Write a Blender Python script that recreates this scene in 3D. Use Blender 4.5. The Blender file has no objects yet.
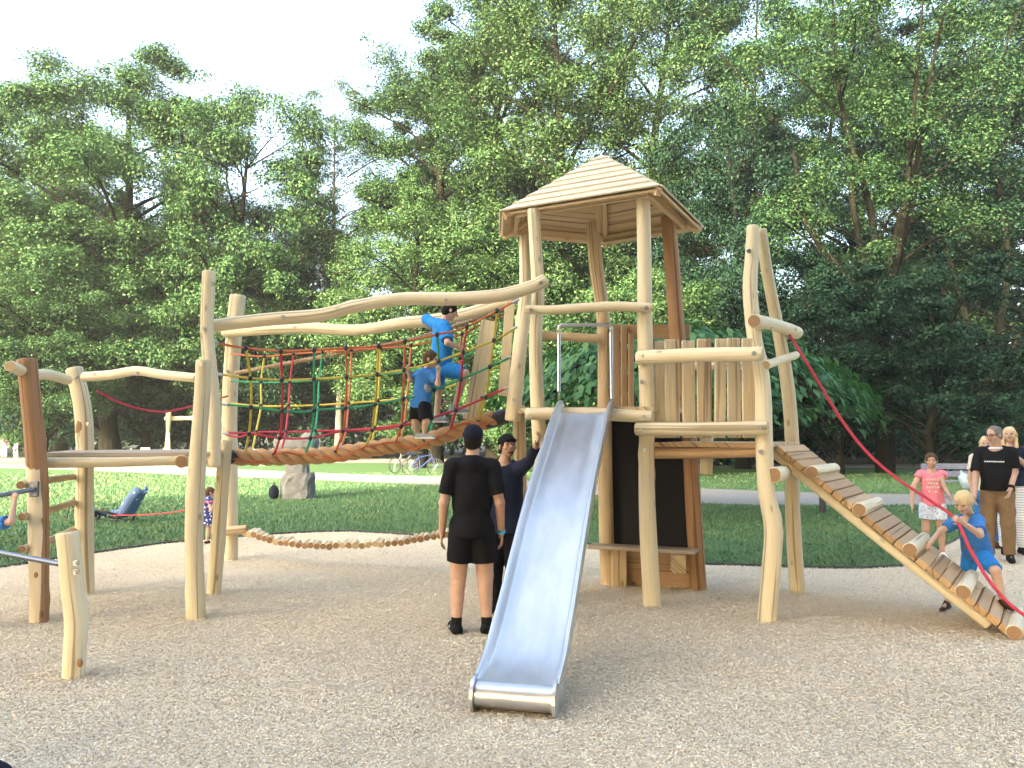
import bpy, math, random
import numpy as np
from mathutils import Vector
random.seed(7)
RNG = np.random.default_rng(11)
scene = bpy.context.scene
COL = scene.collection
F = 800.0; HZ = 433.0; CAMH = 1.7
TH = math.atan((HZ - 384.0) / F)
ct, st = math.cos(TH), math.sin(TH)

def P(u, v, Y):
    """photo pixel + distance -> world point (numpy)"""
    x = (u - 512.0) / F; y = (384.0 - v) / F
    dy = ct - y * st; dz = st + y * ct
    t = Y / dy
    return np.array([x * t, Y, CAMH + dz * t])
def G(u, v):
    x = (u - 512.0) / F; y = (384.0 - v) / F
    dy = ct - y * st; dz = st + y * ct
    t = -CAMH / dz
    return np.array([x * t, dy * t, 0.0])
def PIX(p):
    d = np.asarray(p, float) - np.array([0, 0, CAMH])
    f = d[..., 1] * ct + d[..., 2] * st
    y = -d[..., 1] * st + d[..., 2] * ct
    return 512 + F * d[..., 0] / f, 384 - F * y / f

# ---------------------------------------------------------------- materials
def newmat(name):
    m = bpy.data.materials.new(name); m.use_nodes = True
    nt = m.node_tree
    return m, nt, nt.nodes['Principled BSDF']
def ramp(nt, fac, stops):
    r = nt.nodes.new('ShaderNodeValToRGB')
    el = r.color_ramp.elements
    while len(el) < len(stops): el.new(0.5)
    for e, (p, c) in zip(el, stops):
        e.position = p; e.color = (*c, 1)
    nt.links.new(fac, r.inputs[0])
    return r.outputs[0]
def noise(nt, vec, scale, detail=4, rough=.6):
    n = nt.nodes.new('ShaderNodeTexNoise')
    n.inputs['Scale'].default_value = scale; n.inputs['Detail'].default_value = detail
    n.inputs['Roughness'].default_value = rough
    if vec is not None: nt.links.new(vec, n.inputs['Vector'])
    return n.outputs['Fac']
def mapping(nt, vec, scale, loc=(0, 0, 0)):
    m = nt.nodes.new('ShaderNodeMapping')
    m.inputs['Scale'].default_value = scale; m.inputs['Location'].default_value = loc
    nt.links.new(vec, m.inputs['Vector'])
    return m.outputs['Vector']
def mix(nt, fac, a, b, mode='MIX'):
    m = nt.nodes.new('ShaderNodeMix'); m.data_type = 'RGBA'; m.blend_type = mode
    for s, val in ((0, fac), (6, a), (7, b)):
        if isinstance(val, (int, float)): m.inputs[s].default_value = val
        elif isinstance(val, tuple): m.inputs[s].default_value = (*val, 1)
        else: nt.links.new(val, m.inputs[s])
    return m.outputs[2]
def math_(nt, op, a, b=None):
    m = nt.nodes.new('ShaderNodeMath'); m.operation = op
    for i, val in enumerate((a, b)):
        if val is None: continue
        if isinstance(val, (int, float)): m.inputs[i].default_value = val
        else: nt.links.new(val, m.inputs[i])
    return m.outputs[0]
def bump(nt, b, h, strength=.3, dist=.01):
    n = nt.nodes.new('ShaderNodeBump'); n.inputs['Strength'].default_value = strength
    n.inputs['Distance'].default_value = dist
    nt.links.new(h, n.inputs['Height']); nt.links.new(n.outputs[0], b.inputs['Normal'])
def coord(nt, which):
    return nt.nodes.new('ShaderNodeTexCoord').outputs[which]
def simple(name, c, rough=.6, metal=0, nscale=40, var=.25, bmp=.0, sheen=0):
    m, nt, b = newmat(name)
    v = coord(nt, 'Object')
    n = noise(nt, v, nscale, 3)
    lo = tuple(x * (1 - var) for x in c); hi = tuple(min(1, x * (1 + var)) for x in c)
    nt.links.new(ramp(nt, n, [(.25, lo), (.75, hi)]), b.inputs['Base Color'])
    b.inputs['Roughness'].default_value = rough; b.inputs['Metallic'].default_value = metal
    if bmp: bump(nt, b, n, bmp)
    if sheen: b.inputs['Specular IOR Level'].default_value = sheen
    return m
def wood(name, light, mid, dark, grey=None, knots=True, patch=None, rough=.62):
    """UV.x runs round / across the piece, UV.y along it (metres)"""
    m, nt, b = newmat(name)
    uv = coord(nt, 'UV')
    oi = nt.nodes.new('ShaderNodeObjectInfo').outputs['Random']
    off = nt.nodes.new('ShaderNodeCombineXYZ')
    nt.links.new(math_(nt, 'MULTIPLY', oi, 37.0), off.inputs[2])
    add = nt.nodes.new('ShaderNodeVectorMath'); add.operation = 'ADD'
    nt.links.new(uv, add.inputs[0]); nt.links.new(off.outputs[0], add.inputs[1])
    vec = add.outputs[0]
    fine = noise(nt, mapping(nt, vec, (55, 2.2, 1)), 1.0, 5, .65)
    wide = noise(nt, mapping(nt, vec, (7, .9, 1)), 1.0, 4, .55)
    c1 = ramp(nt, fine, [(.22, dark), (.48, mid), (.75, light)])
    c2 = ramp(nt, wide, [(.3, mid), (.72, light)])
    c = mix(nt, .5, c1, c2)
    # cracks along the grain
    crk = noise(nt, mapping(nt, vec, (26, .35, 1)), 1.0, 2, .5)
    cm = ramp(nt, crk, [(.60, (0, 0, 0)), (.64, (1, 1, 1))])
    c = mix(nt, math_(nt, 'MULTIPLY', cm, .6), c, tuple(x * .35 for x in dark))
    if knots:
        vo = nt.nodes.new('ShaderNodeTexVoronoi'); vo.inputs['Scale'].default_value = 1.0
        nt.links.new(mapping(nt, vec, (5.5, 2.6, 1)), vo.inputs['Vector'])
        k = ramp(nt, vo.outputs['Distance'], [(.05, (1, 1, 1)), (.13, (0, 0, 0))])
        c = mix(nt, math_(nt, 'MULTIPLY', k, .7), c, tuple(x * .5 for x in dark))
    if patch:
        pn = noise(nt, mapping(nt, vec, (4.5, 1.3, 1), (3, 1, 0)), 1.0, 4, .6)
        sp = nt.nodes.new('ShaderNodeSeparateXYZ'); nt.links.new(uv, sp.inputs[0])
        d_ = math_(nt, 'ABSOLUTE', math_(nt, 'SUBTRACT', sp.outputs[0], .015))
        f1 = math_(nt, 'SUBTRACT', 1.0, math_(nt, 'MULTIPLY', math_(nt, 'MINIMUM', d_, math_(nt, 'SUBTRACT', .535, d_)), 9.5))
        f2 = math_(nt, 'MINIMUM', math_(nt, 'MULTIPLY', math_(nt, 'SUBTRACT', sp.outputs[1], .95), 3.0), .75)
        pm = ramp(nt, math_(nt, 'ADD', math_(nt, 'MINIMUM', f1, f2), math_(nt, 'MULTIPLY', math_(nt, 'SUBTRACT', pn, .5), 1.1)), [(.22, (0, 0, 0)), (.26, (1, 1, 1))])
        c = mix(nt, pm, c, patch)
    if grey:
        gn = noise(nt, mapping(nt, vec, (3, .8, 1), (9, 5, 0)), 1.0, 3)
        c = mix(nt, ramp(nt, gn, [(.45, (0, 0, 0)), (.7, (.6, .6, .6))]), c, grey)
    hv = nt.nodes.new('ShaderNodeHueSaturation')
    nt.links.new(math_(nt, 'ADD', math_(nt, 'MULTIPLY', oi, .22), .88), hv.inputs['Value'])
    nt.links.new(c, hv.inputs['Color'])
    nt.links.new(hv.outputs[0], b.inputs['Base Color'])
    b.inputs['Roughness'].default_value = rough
    b.inputs['Specular IOR Level'].default_value = .3
    bump(nt, b, math_(nt, 'ADD', fine, math_(nt, 'MULTIPLY', cm, -1.2)), .35, .004)
    return m
def endgrain(name, c, dark):
    m, nt, b = newmat(name)
    uv = coord(nt, 'UV')
    w = nt.nodes.new('ShaderNodeTexWave'); w.wave_type = 'RINGS'; w.rings_direction = 'Z'
    w.inputs['Scale'].default_value = 26; w.inputs['Distortion'].default_value = 3; w.inputs['Detail'].default_value = 3
    nt.links.new(uv, w.inputs['Vector'])
    nt.links.new(ramp(nt, w.outputs['Fac'], [(.2, dark), (.8, c)]), b.inputs['Base Color'])
    b.inputs['Roughness'].default_value = .75
    return m

M = {}
M['log'] = wood('pale_debarked_log', (.70, .62, .45), (.63, .535, .36), (.42, .32, .18))
M['log2'] = wood('warm_log', (.58, .45, .29), (.49, .36, .215), (.30, .20, .105))
M['brown'] = wood('reddish_brown_log', (.40, .235, .125), (.31, .17, .085), (.17, .085, .045))
M['peel'] = wood('half_peeled_log', (.38, .215, .11), (.29, .155, .075), (.16, .08, .04), patch=(.68, .58, .42))
M['board'] = wood('oak_board', (.62, .49, .33), (.53, .40, .25), (.33, .22, .13), knots=True)
M['boardb'] = wood('brown_board', (.46, .31, .18), (.38, .24, .13), (.22, .13, .07))
M['picket'] = wood('pale_picket_board', (.70, .60, .43), (.62, .51, .34), (.31, .21, .12), grey=(.52, .47, .39))
M['shingle'] = wood('roof_board', (.62, .55, .41), (.54, .465, .335), (.36, .29, .19), grey=(.58, .54, .45), knots=False)
M['soffit'] = wood('roof_underside_board', (.70, .53, .34), (.62, .45, .27), (.40, .26, .14))
M['deck'] = wood('greyed_deck_board', (.42, .34, .26), (.36, .28, .2), (.22, .16, .11), grey=(.42, .4, .4))
M['end'] = endgrain('pale_end_grain', (.55, .42, .25), (.40, .28, .15))
M['endb'] = endgrain('brown_end_grain', (.34, .2, .1), (.22, .12, .06))
M['steel'] = simple('galvanised_steel', (.42, .43, .45), .34, 1, 60, .12)
M['steel_dark'] = simple('dull_steel_tube', (.16, .175, .215), .38, 1, 60, .15)
M['black'] = simple('black_rubber_board', (.004, .0035, .0038), .9, 0, 30, .3)
M['sleeve'] = simple('black_rope_sleeve', (.02, .022, .03), .45, 0, 60, .3, .3)
M['knot'] = simple('black_plastic_connector', (.015, .015, .02), .4, 0, 60, .2)
M['edge'] = simple('dark_edging', (.02, .02, .018), .8, 0, 30, .3)

def rope_mat(name, c, stripe=.55):
    m, nt, b = newmat(name)
    uv = coord(nt, 'UV')
    w = nt.nodes.new('ShaderNodeTexWave'); w.inputs['Scale'].default_value = 1
    w.bands_direction = 'DIAGONAL'
    nt.links.new(mapping(nt, uv, (40, 40, 1)), w.inputs['Vector'])
    n = noise(nt, mapping(nt, uv, (90, 30, 1)), 1, 3)
    f = math_(nt, 'MULTIPLY', w.outputs['Fac'], n)
    nt.links.new(ramp(nt, f, [(.05, tuple(x * stripe for x in c)), (.5, c)]), b.inputs['Base Color'])
    b.inputs['Roughness'].default_value = .7
    bump(nt, b, w.outputs['Fac'], .6, .004)
    return m
M['r_orange'] = rope_mat('orange_rope', (.70, .19, .07))
M['r_red'] = rope_mat('red_rope', (.66, .04, .08))
M['r_yellow'] = rope_mat('yellow_rope', (.72, .58, .08))
M['r_green'] = rope_mat('green_rope', (.035, .40, .20))
M['r_hemp'] = rope_mat('hemp_rope', (.70, .40, .19), .5)

def stainless():
    m, nt, b = newmat('brushed_stainless')
    uv = coord(nt, 'UV')
    n = noise(nt, mapping(nt, uv, (160, 3, 1)), 1, 4, .6)
    n2 = noise(nt, mapping(nt, uv, (3, 1.2, 1)), 1, 5, .65)
    nt.links.new(ramp(nt, n2, [(.3, (.52, .53, .545)), (.7, (.70, .705, .715))]), b.inputs['Base Color'])
    b.inputs['Metallic'].default_value = 1
    sc = noise(nt, mapping(nt, uv, (60, .6, 1), (4, 2, 0)), 1, 6, .8)
    nt.links.new(math_(nt, 'ADD', math_(nt, 'ADD', math_(nt, 'MULTIPLY', n2, .30), math_(nt, 'MULTIPLY', sc, .25)), .12), b.inputs['Roughness'])
    bump(nt, b, n, .06, .002)
    return m
M['stainless'] = stainless()

# ---------------------------------------------------------------- mesh builder
def sm_noise(seed):
    r = random.Random(seed)
    ph = [(r.uniform(.5, 1.4), r.uniform(0, 6.28), r.uniform(.4, 1)) for _ in range(4)]
    tot = sum(p[2] for p in ph)
    return lambda x: sum(a * math.sin(f * x * 3 + p) for f, p, a in ph) / tot
def resample(pts, step, closed=False):
    pts = [np.asarray(p, float) for p in pts]
    if len(pts) == 2:
        L = np.linalg.norm(pts[1] - pts[0]); n = max(2, int(L / step) + 1)
        return np.array([pts[0] + (pts[1] - pts[0]) * i / (n - 1) for i in range(n)])
    ext = [2 * pts[0] - pts[1]] + pts + [2 * pts[-1] - pts[-2]]
    out = []
    for i in range(1, len(ext) - 2):
        p0, p1, p2, p3 = ext[i - 1], ext[i], ext[i + 1], ext[i + 2]
        n = max(1, int(np.linalg.norm(p2 - p1) / step))
        for k in range(n):
            t = k / n
            out.append(.5 * (2 * p1 + (p2 - p0) * t + (2 * p0 - 5 * p1 + 4 * p2 - p3) * t * t + (3 * p1 - p0 - 3 * p2 + p3) * t ** 3))
    out.append(pts[-1])
    return np.array(out)
def frames(path):
    T = np.gradient(path, axis=0); T /= np.linalg.norm(T, axis=1)[:, None] + 1e-12
    up = np.array([0, 0, 1.0]) if abs(T[0][2]) < .9 else np.array([0, -1.0, 0])
    N = []; n = up - T[0] * up.dot(T[0]); n /= np.linalg.norm(n)
    for t in T:
        n = n - t * n.dot(t); n /= np.linalg.norm(n); N.append(n)
    N = np.array(N)
    return T, N, np.cross(T, N)

class MB:
    def __init__(s):
        s.V = []; s.Fc = []; s.UV = []; s.Mi = []; s.S = []; s.n = 0
    def add(s, V, faces, uvs=None, mi=0, smooth=False):
        V = np.asarray(V, float).reshape(-1, 3)
        s.V.append(V)
        for i, f in enumerate(faces):
            s.Fc.append([k + s.n for k in f]); s.Mi.append(mi); s.S.append(smooth)
            s.UV.extend(uvs[i] if uvs is not None else [(V[k][0] + V[k][1], V[k][2]) for k in f])
        s.n += len(V)
    def tube(s, path, rad, n=12, mi=0, cap=None, smooth=True, twist=0.0, bevel=False):
        path = np.asarray(path, float); k = len(path)
        rad = np.broadcast_to(np.asarray(rad, float), (k,)) if np.ndim(rad) < 2 else np.asarray(rad)
        T, N, B = frames(path)
        L = np.concatenate([[0], np.cumsum(np.linalg.norm(np.diff(path, axis=0), axis=1))])
        a = np.linspace(0, 2 * math.pi, n, endpoint=False)
        R = rad if rad.ndim == 2 else np.repeat(rad[:, None], n, 1)
        V = path[:, None, :] + R[..., None] * (np.cos(a)[None, :, None] * N[:, None, :] + np.sin(a)[None, :, None] * B[:, None, :])
        rm = float(R.mean()); faces = []; uvs = []
        cir = 2 * math.pi * rm
        for i in range(k - 1):
            for j in range(n):
                j2 = (j + 1) % n
                faces.append((i * n + j, i * n + j2, (i + 1) * n + j2, (i + 1) * n + j))
                u0, u1 = cir * j / n, cir * (j + 1) / n
                uvs.append([(u0, L[i]), (u1, L[i]), (u1, L[i + 1]), (u0, L[i + 1])])
        s.add(V.reshape(-1, 3), faces, uvs, mi, smooth)
        if cap is not None:
            for end, idx in ((0, 0), (1, k - 1)):
                ring = V[idx]; c = path[idx]
                f = list(range(n)); f = f[::-1] if end == 0 else f
                uv = [(R[idx][j] * math.cos(a[j]), R[idx][j] * math.sin(a[j])) for j in f]
                s.add(ring, [f], [uv], cap, False)
        return s
    def log(s, pts, r0, r1=None, seed=0, mi=0, cap=1, n=16, step=.05, rough=.05, knots=2):
        r1 = r0 if r1 is None else r1
        path = resample(pts, step); k = len(path); rd = random.Random(seed)
        f1, f2, f3 = sm_noise(seed), sm_noise(seed + 1), sm_noise(seed + 2)
        L = np.concatenate([[0], np.cumsum(np.linalg.norm(np.diff(path, axis=0), axis=1))])
        t = L / L[-1]
        base = r0 + (r1 - r0) * t
        a = np.linspace(0, 2 * math.pi, n, endpoint=False)
        R = np.zeros((k, n))
        for i in range(k):
            o = .05 * f2(L[i] * .5)
            R[i] = base[i] * (1 + rough * f1(L[i] * 1.3) + o * np.cos(2 * a + f3(L[i] * .4) * 2) + .018 * np.cos(5 * a + 3 * f2(L[i] * .7)))
        for _ in range(knots):
            kl, ka = rd.uniform(.1, .9) * L[-1], rd.uniform(0, 6.28)
            da = np.angle(np.exp(1j * (a - ka)))
            R += base[:, None] * .13 * np.exp(-((L - kl) / .06) ** 2)[:, None] * np.exp(-(da / .5) ** 2)[None, :]
        # chamfered ends
        e = .012
        d0, d1 = path[1] - path[0], path[-1] - path[-2]
        d0 /= np.linalg.norm(d0); d1 /= np.linalg.norm(d1)
        path = np.vstack([path[:1], path[:1] + d0 * e, path[1:-1], path[-1:] - d1 * e, path[-1:]])
        R = np.vstack([R[:1] * .88, R[:1], R[1:-1], R[-1:], R[-1:] * .88])
        s.tube(path, R, n, mi, cap)
        return s
    def box(s, c, size, ax=None, mi=0, bev=.006, uvo=None):
        c = np.asarray(c, float); ax = np.eye(3) if ax is None else np.asarray(ax, float)
        h = np.asarray(size, float) / 2
        lng = int(np.argmax(h)); uvo = uvo or (random.uniform(0, 9), random.uniform(0, 9))
        b = min(bev, h.min() * .45)
        # chamfered box: 24 verts
        idx = {}; V = []
        for sx in (-1, 1):
            for sy in (-1, 1):
                for sz in (-1, 1):
                    sg = (sx, sy, sz)
                    for d in range(3):
                        loc = np.array([sg[q] * (h[q] - (0 if q == d else b)) for q in range(3)])
                        idx[(sg, d)] = len(V); V.append(loc)
        faces = []
        for d in range(3):
            o = [q for q in range(3) if q != d]
            for sd in (-1, 1):
                f = []
                for (s1, s2) in ((-1, -1), (1, -1), (1, 1), (-1, 1)):
                    sg = [0, 0, 0]; sg[d] = sd; sg[o[0]] = s1; sg[o[1]] = s2
                    f.append(idx[(tuple(sg), d)])
                faces.append(f)
        for d in range(3):          # edges along axis d
            o = [q for q in range(3) if q != d]
            for s1 in (-1, 1):
                for s2 in (-1, 1):
                    a = [0, 0, 0]; a[o[0]] = s1; a[o[1]] = s2
                    lo, hi = list(a), list(a); lo[d] = -1; hi[d] = 1
                    lo, hi = tuple(lo), tuple(hi)
                    faces.append([idx[(lo, o[0])], idx[(lo, o[1])], idx[(hi, o[1])], idx[(hi, o[0])]])
        for sg in [(x, y, z) for x in (-1, 1) for y in (-1, 1) for z in (-1, 1)]:
            faces.append([idx[(sg, 0)], idx[(sg, 1)], idx[(sg, 2)]])
        V = np.array(V)
        oth = [q for q in range(3) if q != lng]
        out = []
        for f in faces:                # orient outward
            p = V[f]; nrm = np.cross(p[1] - p[0], p[2] - p[0])
            if nrm.dot(p.mean(0)) < 0: f = f[::-1]
            out.append(f)
        uvs = [[(V[k][oth[0]] + V[k][oth[1]] + uvo[0], V[k][lng] + uvo[1]) for k in f] for f in out]
        s.add(V @ ax + c, out, uvs, mi, False)
        return s
    def beam(s, a, b, w, t, up=(0, 0, 1), mi=0, bev=.006):
        """board from a to b, width w across, thickness t along up"""
        a = np.asarray(a, float); b = np.asarray(b, float)
        y = b - a; L = np.linalg.norm(y); y /= L
        z = np.asarray(up, float); z = z - y * z.dot(y); z /= np.linalg.norm(z)
        x = np.cross(y, z)
        return s.box((a + b) / 2, (w, L, t), np.array([x, y, z]), mi, bev)
    def build(s, name, mats, parent=None):
        V = np.vstack(s.V)
        org = np.zeros(3)
        if parent is not None: org = worldloc(parent)
        me = bpy.data.meshes.new(name)
        me.from_pydata((V - org).tolist(), [], s.Fc)
        uvl = me.uv_layers.new(name='UVMap')
        uvl.data.foreach_set('uv', np.array(s.UV, dtype=np.float32).ravel())
        me.polygons.foreach_set('material_index', s.Mi); me.polygons.foreach_set('use_smooth', s.S)
        for m in (mats if isinstance(mats, (list, tuple)) else [mats]):
            me.materials.append(M[m] if isinstance(m, str) else m)
        me.update()
        o = bpy.data.objects.new(name, me); COL.objects.link(o)
        if parent is not None: o.parent = parent
        return o
def worldloc(o):
    p = np.zeros(3)
    while o is not None:
        p += np.array(o.location); o = o.parent
    return p
def npmesh(name, V, Fq, mats, parent=None, smooth=False, uv=None, mi=None):
    """fast mesh from numpy; Fq (n,k)"""
    V = np.asarray(V, np.float32); Fq = np.asarray(Fq, np.int32)
    if parent is not None: V = V - worldloc(parent).astype(np.float32)
    n, k = Fq.shape
    me = bpy.data.meshes.new(name)
    me.vertices.add(len(V)); me.vertices.foreach_set('co', V.ravel())
    me.loops.add(n * k); me.loops.foreach_set('vertex_index', Fq.ravel())
    me.polygons.add(n); me.polygons.foreach_set('loop_start', np.arange(0, n * k, k, dtype=np.int32))
    if smooth: me.polygons.foreach_set('use_smooth', np.ones(n, bool))
    if mi is not None: me.polygons.foreach_set('material_index', np.asarray(mi, np.int32))
    if uv is not None:
        l = me.uv_layers.new(name='UVMap'); l.data.foreach_set('uv', np.asarray(uv, np.float32).ravel())
    for m in (mats if isinstance(mats, (list, tuple)) else [mats]):
        me.materials.append(M[m] if isinstance(m, str) else m)
    me.update(calc_edges=True); me.validate()
    o = bpy.data.objects.new(name, me); COL.objects.link(o)
    if parent is not None: o.parent = parent
    return o
def tag(o, label=None, cat=None, group=None, kind=None):
    if label: o['label'] = label
    if cat: o['category'] = cat
    if group: o['group'] = group
    if kind: o['kind'] = kind
    return o
def thing(name, loc, label, cat, group=None, rz=0):
    o = bpy.data.objects.new(name, None); COL.objects.link(o)
    o.empty_display_size = .2
    o.location = loc; o.rotation_euler = (0, 0, rz)
    return tag(o, label, cat, group)
def copy_to(o, parent, loc):
    c = o.copy(); COL.objects.link(c); c.parent = parent
    c.location = Vector(np.asarray(loc) - worldloc(parent)); return c
SKY_STR = .15; SUN_STR = 3.0; EXPO = 3.2; WB = 6900; WBT = 6; HAZE = .00045
NCHIP = 1250000; NGRASS = 170000
SHADE = [(-2, -14, 29, 'oak'), (-9, -16, 29, 'oak'), (-16, -15, 28, 'oak'), (-23, -17, 21, 'oak'), (-31, -18, 13, 'oak'), (5, -15, 29, 'oak'), (12, -14, 28, 'oak')]
# ---------------------------------------------------------------- camera, light, sky
SUN_EL = math.radians(19); SUN_AZ = math.atan2(-.52, -.85)
cam = bpy.data.cameras.new('camera'); cam.sensor_width = 36; cam.lens = 36 * F / 1024
cam.clip_end = 2000; cam.clip_start = .05
co = bpy.data.objects.new('camera', cam); COL.objects.link(co)
co.location = (0, 0, CAMH); co.rotation_euler = (math.pi / 2 + TH, 0, 0)
scene.camera = co
w = bpy.data.worlds.new('World'); scene.world = w; w.use_nodes = True
wn = w.node_tree; bg = wn.nodes['Background']
sky = wn.nodes.new('ShaderNodeTexSky'); sky.sky_type = 'NISHITA'; sky.sun_disc = False
sky.sun_elevation = SUN_EL; sky.sun_rotation = SUN_AZ
sky.air_density = 1.0; sky.dust_density = 8.0; sky.ozone_density = 1.0
wn.links.new(sky.outputs[0], bg.inputs[0]); bg.inputs[1].default_value = SKY_STR
sl = bpy.data.lights.new('sun', 'SUN'); sl.energy = SUN_STR; sl.angle = math.radians(.5); sl.color = (1, .86, .66)
so = bpy.data.objects.new('sun', sl); COL.objects.link(so)
sd = Vector((-math.sin(SUN_AZ) * math.cos(SUN_EL), -math.cos(SUN_AZ) * math.cos(SUN_EL), -math.sin(SUN_EL)))
so.rotation_euler = sd.to_track_quat('-Z', 'Y').to_euler(); so.location = (-15, -20, 30)
vs = scene.view_settings
vs.view_transform = 'Standard'; vs.look = 'None'; vs.exposure = EXPO; vs.gamma = 1; vs.use_curve_mapping = False
vs.use_white_balance = True; vs.white_balance_temperature = WB; vs.white_balance_tint = WBT
cy = scene.cycles
cy.max_bounces = 7; cy.diffuse_bounces = 4; cy.glossy_bounces = 3; cy.transmission_bounces = 4; cy.transparent_max_bounces = 4
cy.use_denoising = True; cy.caustics_reflective = False; cy.caustics_refractive = False

# ---------------------------------------------------------------- ground
def ground_mat():
    m, nt, b = newmat('woodland_soil')
    v = coord(nt, 'Object')
    n = noise(nt, v, .6, 6); n2 = noise(nt, v, 9, 5)
    c = mix(nt, n2, ramp(nt, n, [(.35, (.035, .028, .018)), (.65, (.05, .055, .022))]), (.06, .048, .03))
    nt.links.new(c, b.inputs['Base Color']); b.inputs['Roughness'].default_value = .95
    return m
def chipbed_mat():
    m, nt, b = newmat('wood_chip_bed')
    v = coord(nt, 'Object')
    n = noise(nt, v, 130, 4, .7); n2 = noise(nt, v, 1.1, 5, .6); n3 = noise(nt, v, 34, 3)
    c = ramp(nt, n, [(.25, (.51, .41, .275)), (.5, (.69, .575, .41)), (.75, (.81, .715, .545))])
    c = mix(nt, ramp(nt, n2, [(.35, (0, 0, 0)), (.75, (.5, .5, .5))]), c, (.56, .47, .35))
    nt.links.new(c, b.inputs['Base Color']); b.inputs['Roughness'].default_value = .9
    bump(nt, b, math_(nt, 'ADD', n, n3), .8, .02)
    return m
def lawn_mat():
    m, nt, b = newmat('lawn_turf')
    v = coord(nt, 'Object')
    n = noise(nt, v, 45, 4, .7); n2 = noise(nt, v, .5, 6, .65); n3 = noise(nt, mapping(nt, v, (1, .25, 1)), 2.3, 4)
    c = ramp(nt, n, [(.25, (0.0324, 0.0810, 0.0324)), (.5, (0.0621, 0.1418, 0.0567)), (.8, (0.1148, 0.2093, 0.0810))])
    c = mix(nt, ramp(nt, n2, [(.45, (0, 0, 0)), (.8, (.55, .55, .55))]), c, (.12, .15, .055))
    c = mix(nt, ramp(nt, n3, [(.55, (0, 0, 0)), (.8, (.45, .45, .45))]), c, (.045, .10, .042))
    nt.links.new(c, b.inputs['Base Color']); b.inputs['Roughness'].default_value = .85
    b.inputs['Specular IOR Level'].default_value = .2
    bump(nt, b, n, .7, .03)
    return m
def path_mat():
    m, nt, b = newmat('path_gravel')
    v = coord(nt, 'Object')
    n = noise(nt, v, 60, 4); n2 = noise(nt, v, .8, 5)
    c = mix(nt, n2, ramp(nt, n, [(.3, (.17, .165, .16)), (.7, (.24, .235, .225))]), (.21, .20, .185))
    nt.links.new(c, b.inputs['Base Color']); b.inputs['Roughness'].default_value = .95
    bump(nt, b, n, .4, .01)
    return m
M['soil'] = ground_mat(); M['chipbed'] = chipbed_mat(); M['turf'] = lawn_mat(); M['path'] = path_mat()
def sheet(name, pts, z, mat):
    me = bpy.data.meshes.new(name)
    me.from_pydata([(p[0], p[1], z) for p in pts], [], [list(range(len(pts)))])
    me.materials.append(M[mat]); me.update()
    if me.polygons[0].normal.z < 0: me.flip_normals()
    o = bpy.data.objects.new(name, me); COL.objects.link(o)
    return tag(o, kind='structure')
sheet('ground', [(-600, -300), (600, -300), (600, 900), (-600, 900)], 0, 'soil')
EDGE_PX = [(-420, 640), (-160, 590), (0, 568.5), (60, 559), (120, 550), (195, 541), (334, 532), (440, 537.5), (540, 541), (600, 546), (660, 558), (706, 565),
           (752, 566.5), (800, 568.3), (860, 569), (900, 567.3), (925, 558), (945, 546), (966, 535), (985, 524), (1010, 514), (1040, 507.5), (1100, 506.5), (1300, 505)]
edge = resample([G(*p) for p in EDGE_PX], .35)
sheet('chip_bed', list(edge) + [(40, -8, 0), (-40, -8, 0)], .004, 'chipbed')
near_path = [G(*p) for p in ((-500, 458), (-200, 463), (60, 470), (200, 476), (330, 481), (440, 485.5), (600, 496), (720, 504.5), (800, 505.5), (900, 505.5), (1000, 505), (1200, 504.5), (1500, 504))]
far_path = [G(*p) for p in ((-500, 452), (-200, 456), (60, 461.5), (200, 467.5), (330, 473.5), (440, 477), (600, 484), (720, 489.5), (800, 492.5), (900, 494.5), (1000, 494.5), (1200, 494), (1500, 493))]
np_ = resample(near_path, .8); fp_ = resample(far_path, .8)
lawn_near = [p for p in edge if p[0] < 7.2]
sheet('lawn', list(edge) + [(60, 20, 0), (60, 36, 0), (22, 36, 0), (8, 41, 0), (-4, 50, 0), (-30, 58, 0), (-80, 60, 0), (-60, 9, 0)], .008, 'turf')
sheet('path', list(np_) + list(fp_[::-1]), .012, 'path')
sheet('sandy_path', [G(*p) for p in ((-400, 460), (380, 463.3), (470, 464), (600, 466), (800, 468), (1100, 468), (1100, 464.5), (800, 464.5), (600, 462.5), (470, 460), (380, 459), (-400, 456.5))], .016, 'path')
# lawn edging strip: a thin dark lip between chips and grass
mb = MB(); ep = np.array([p for p in edge if -9 < p[0] < 8.6])
mb.tube(ep + np.array([0, 0, .012]), .022, 6, 0, 0)
eo = mb.build('lawn_edging', 'edge'); tag(eo, kind='structure')

eu, ev = PIX(np.array(edge)); 
def on_chips(X, Y, jit=0.0):
    p = np.stack([X, Y, np.zeros_like(X)], -1)
    u, v = PIX(p)
    return v > np.interp(u, eu, ev) + jit * RNG.normal(size=np.shape(u))

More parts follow.
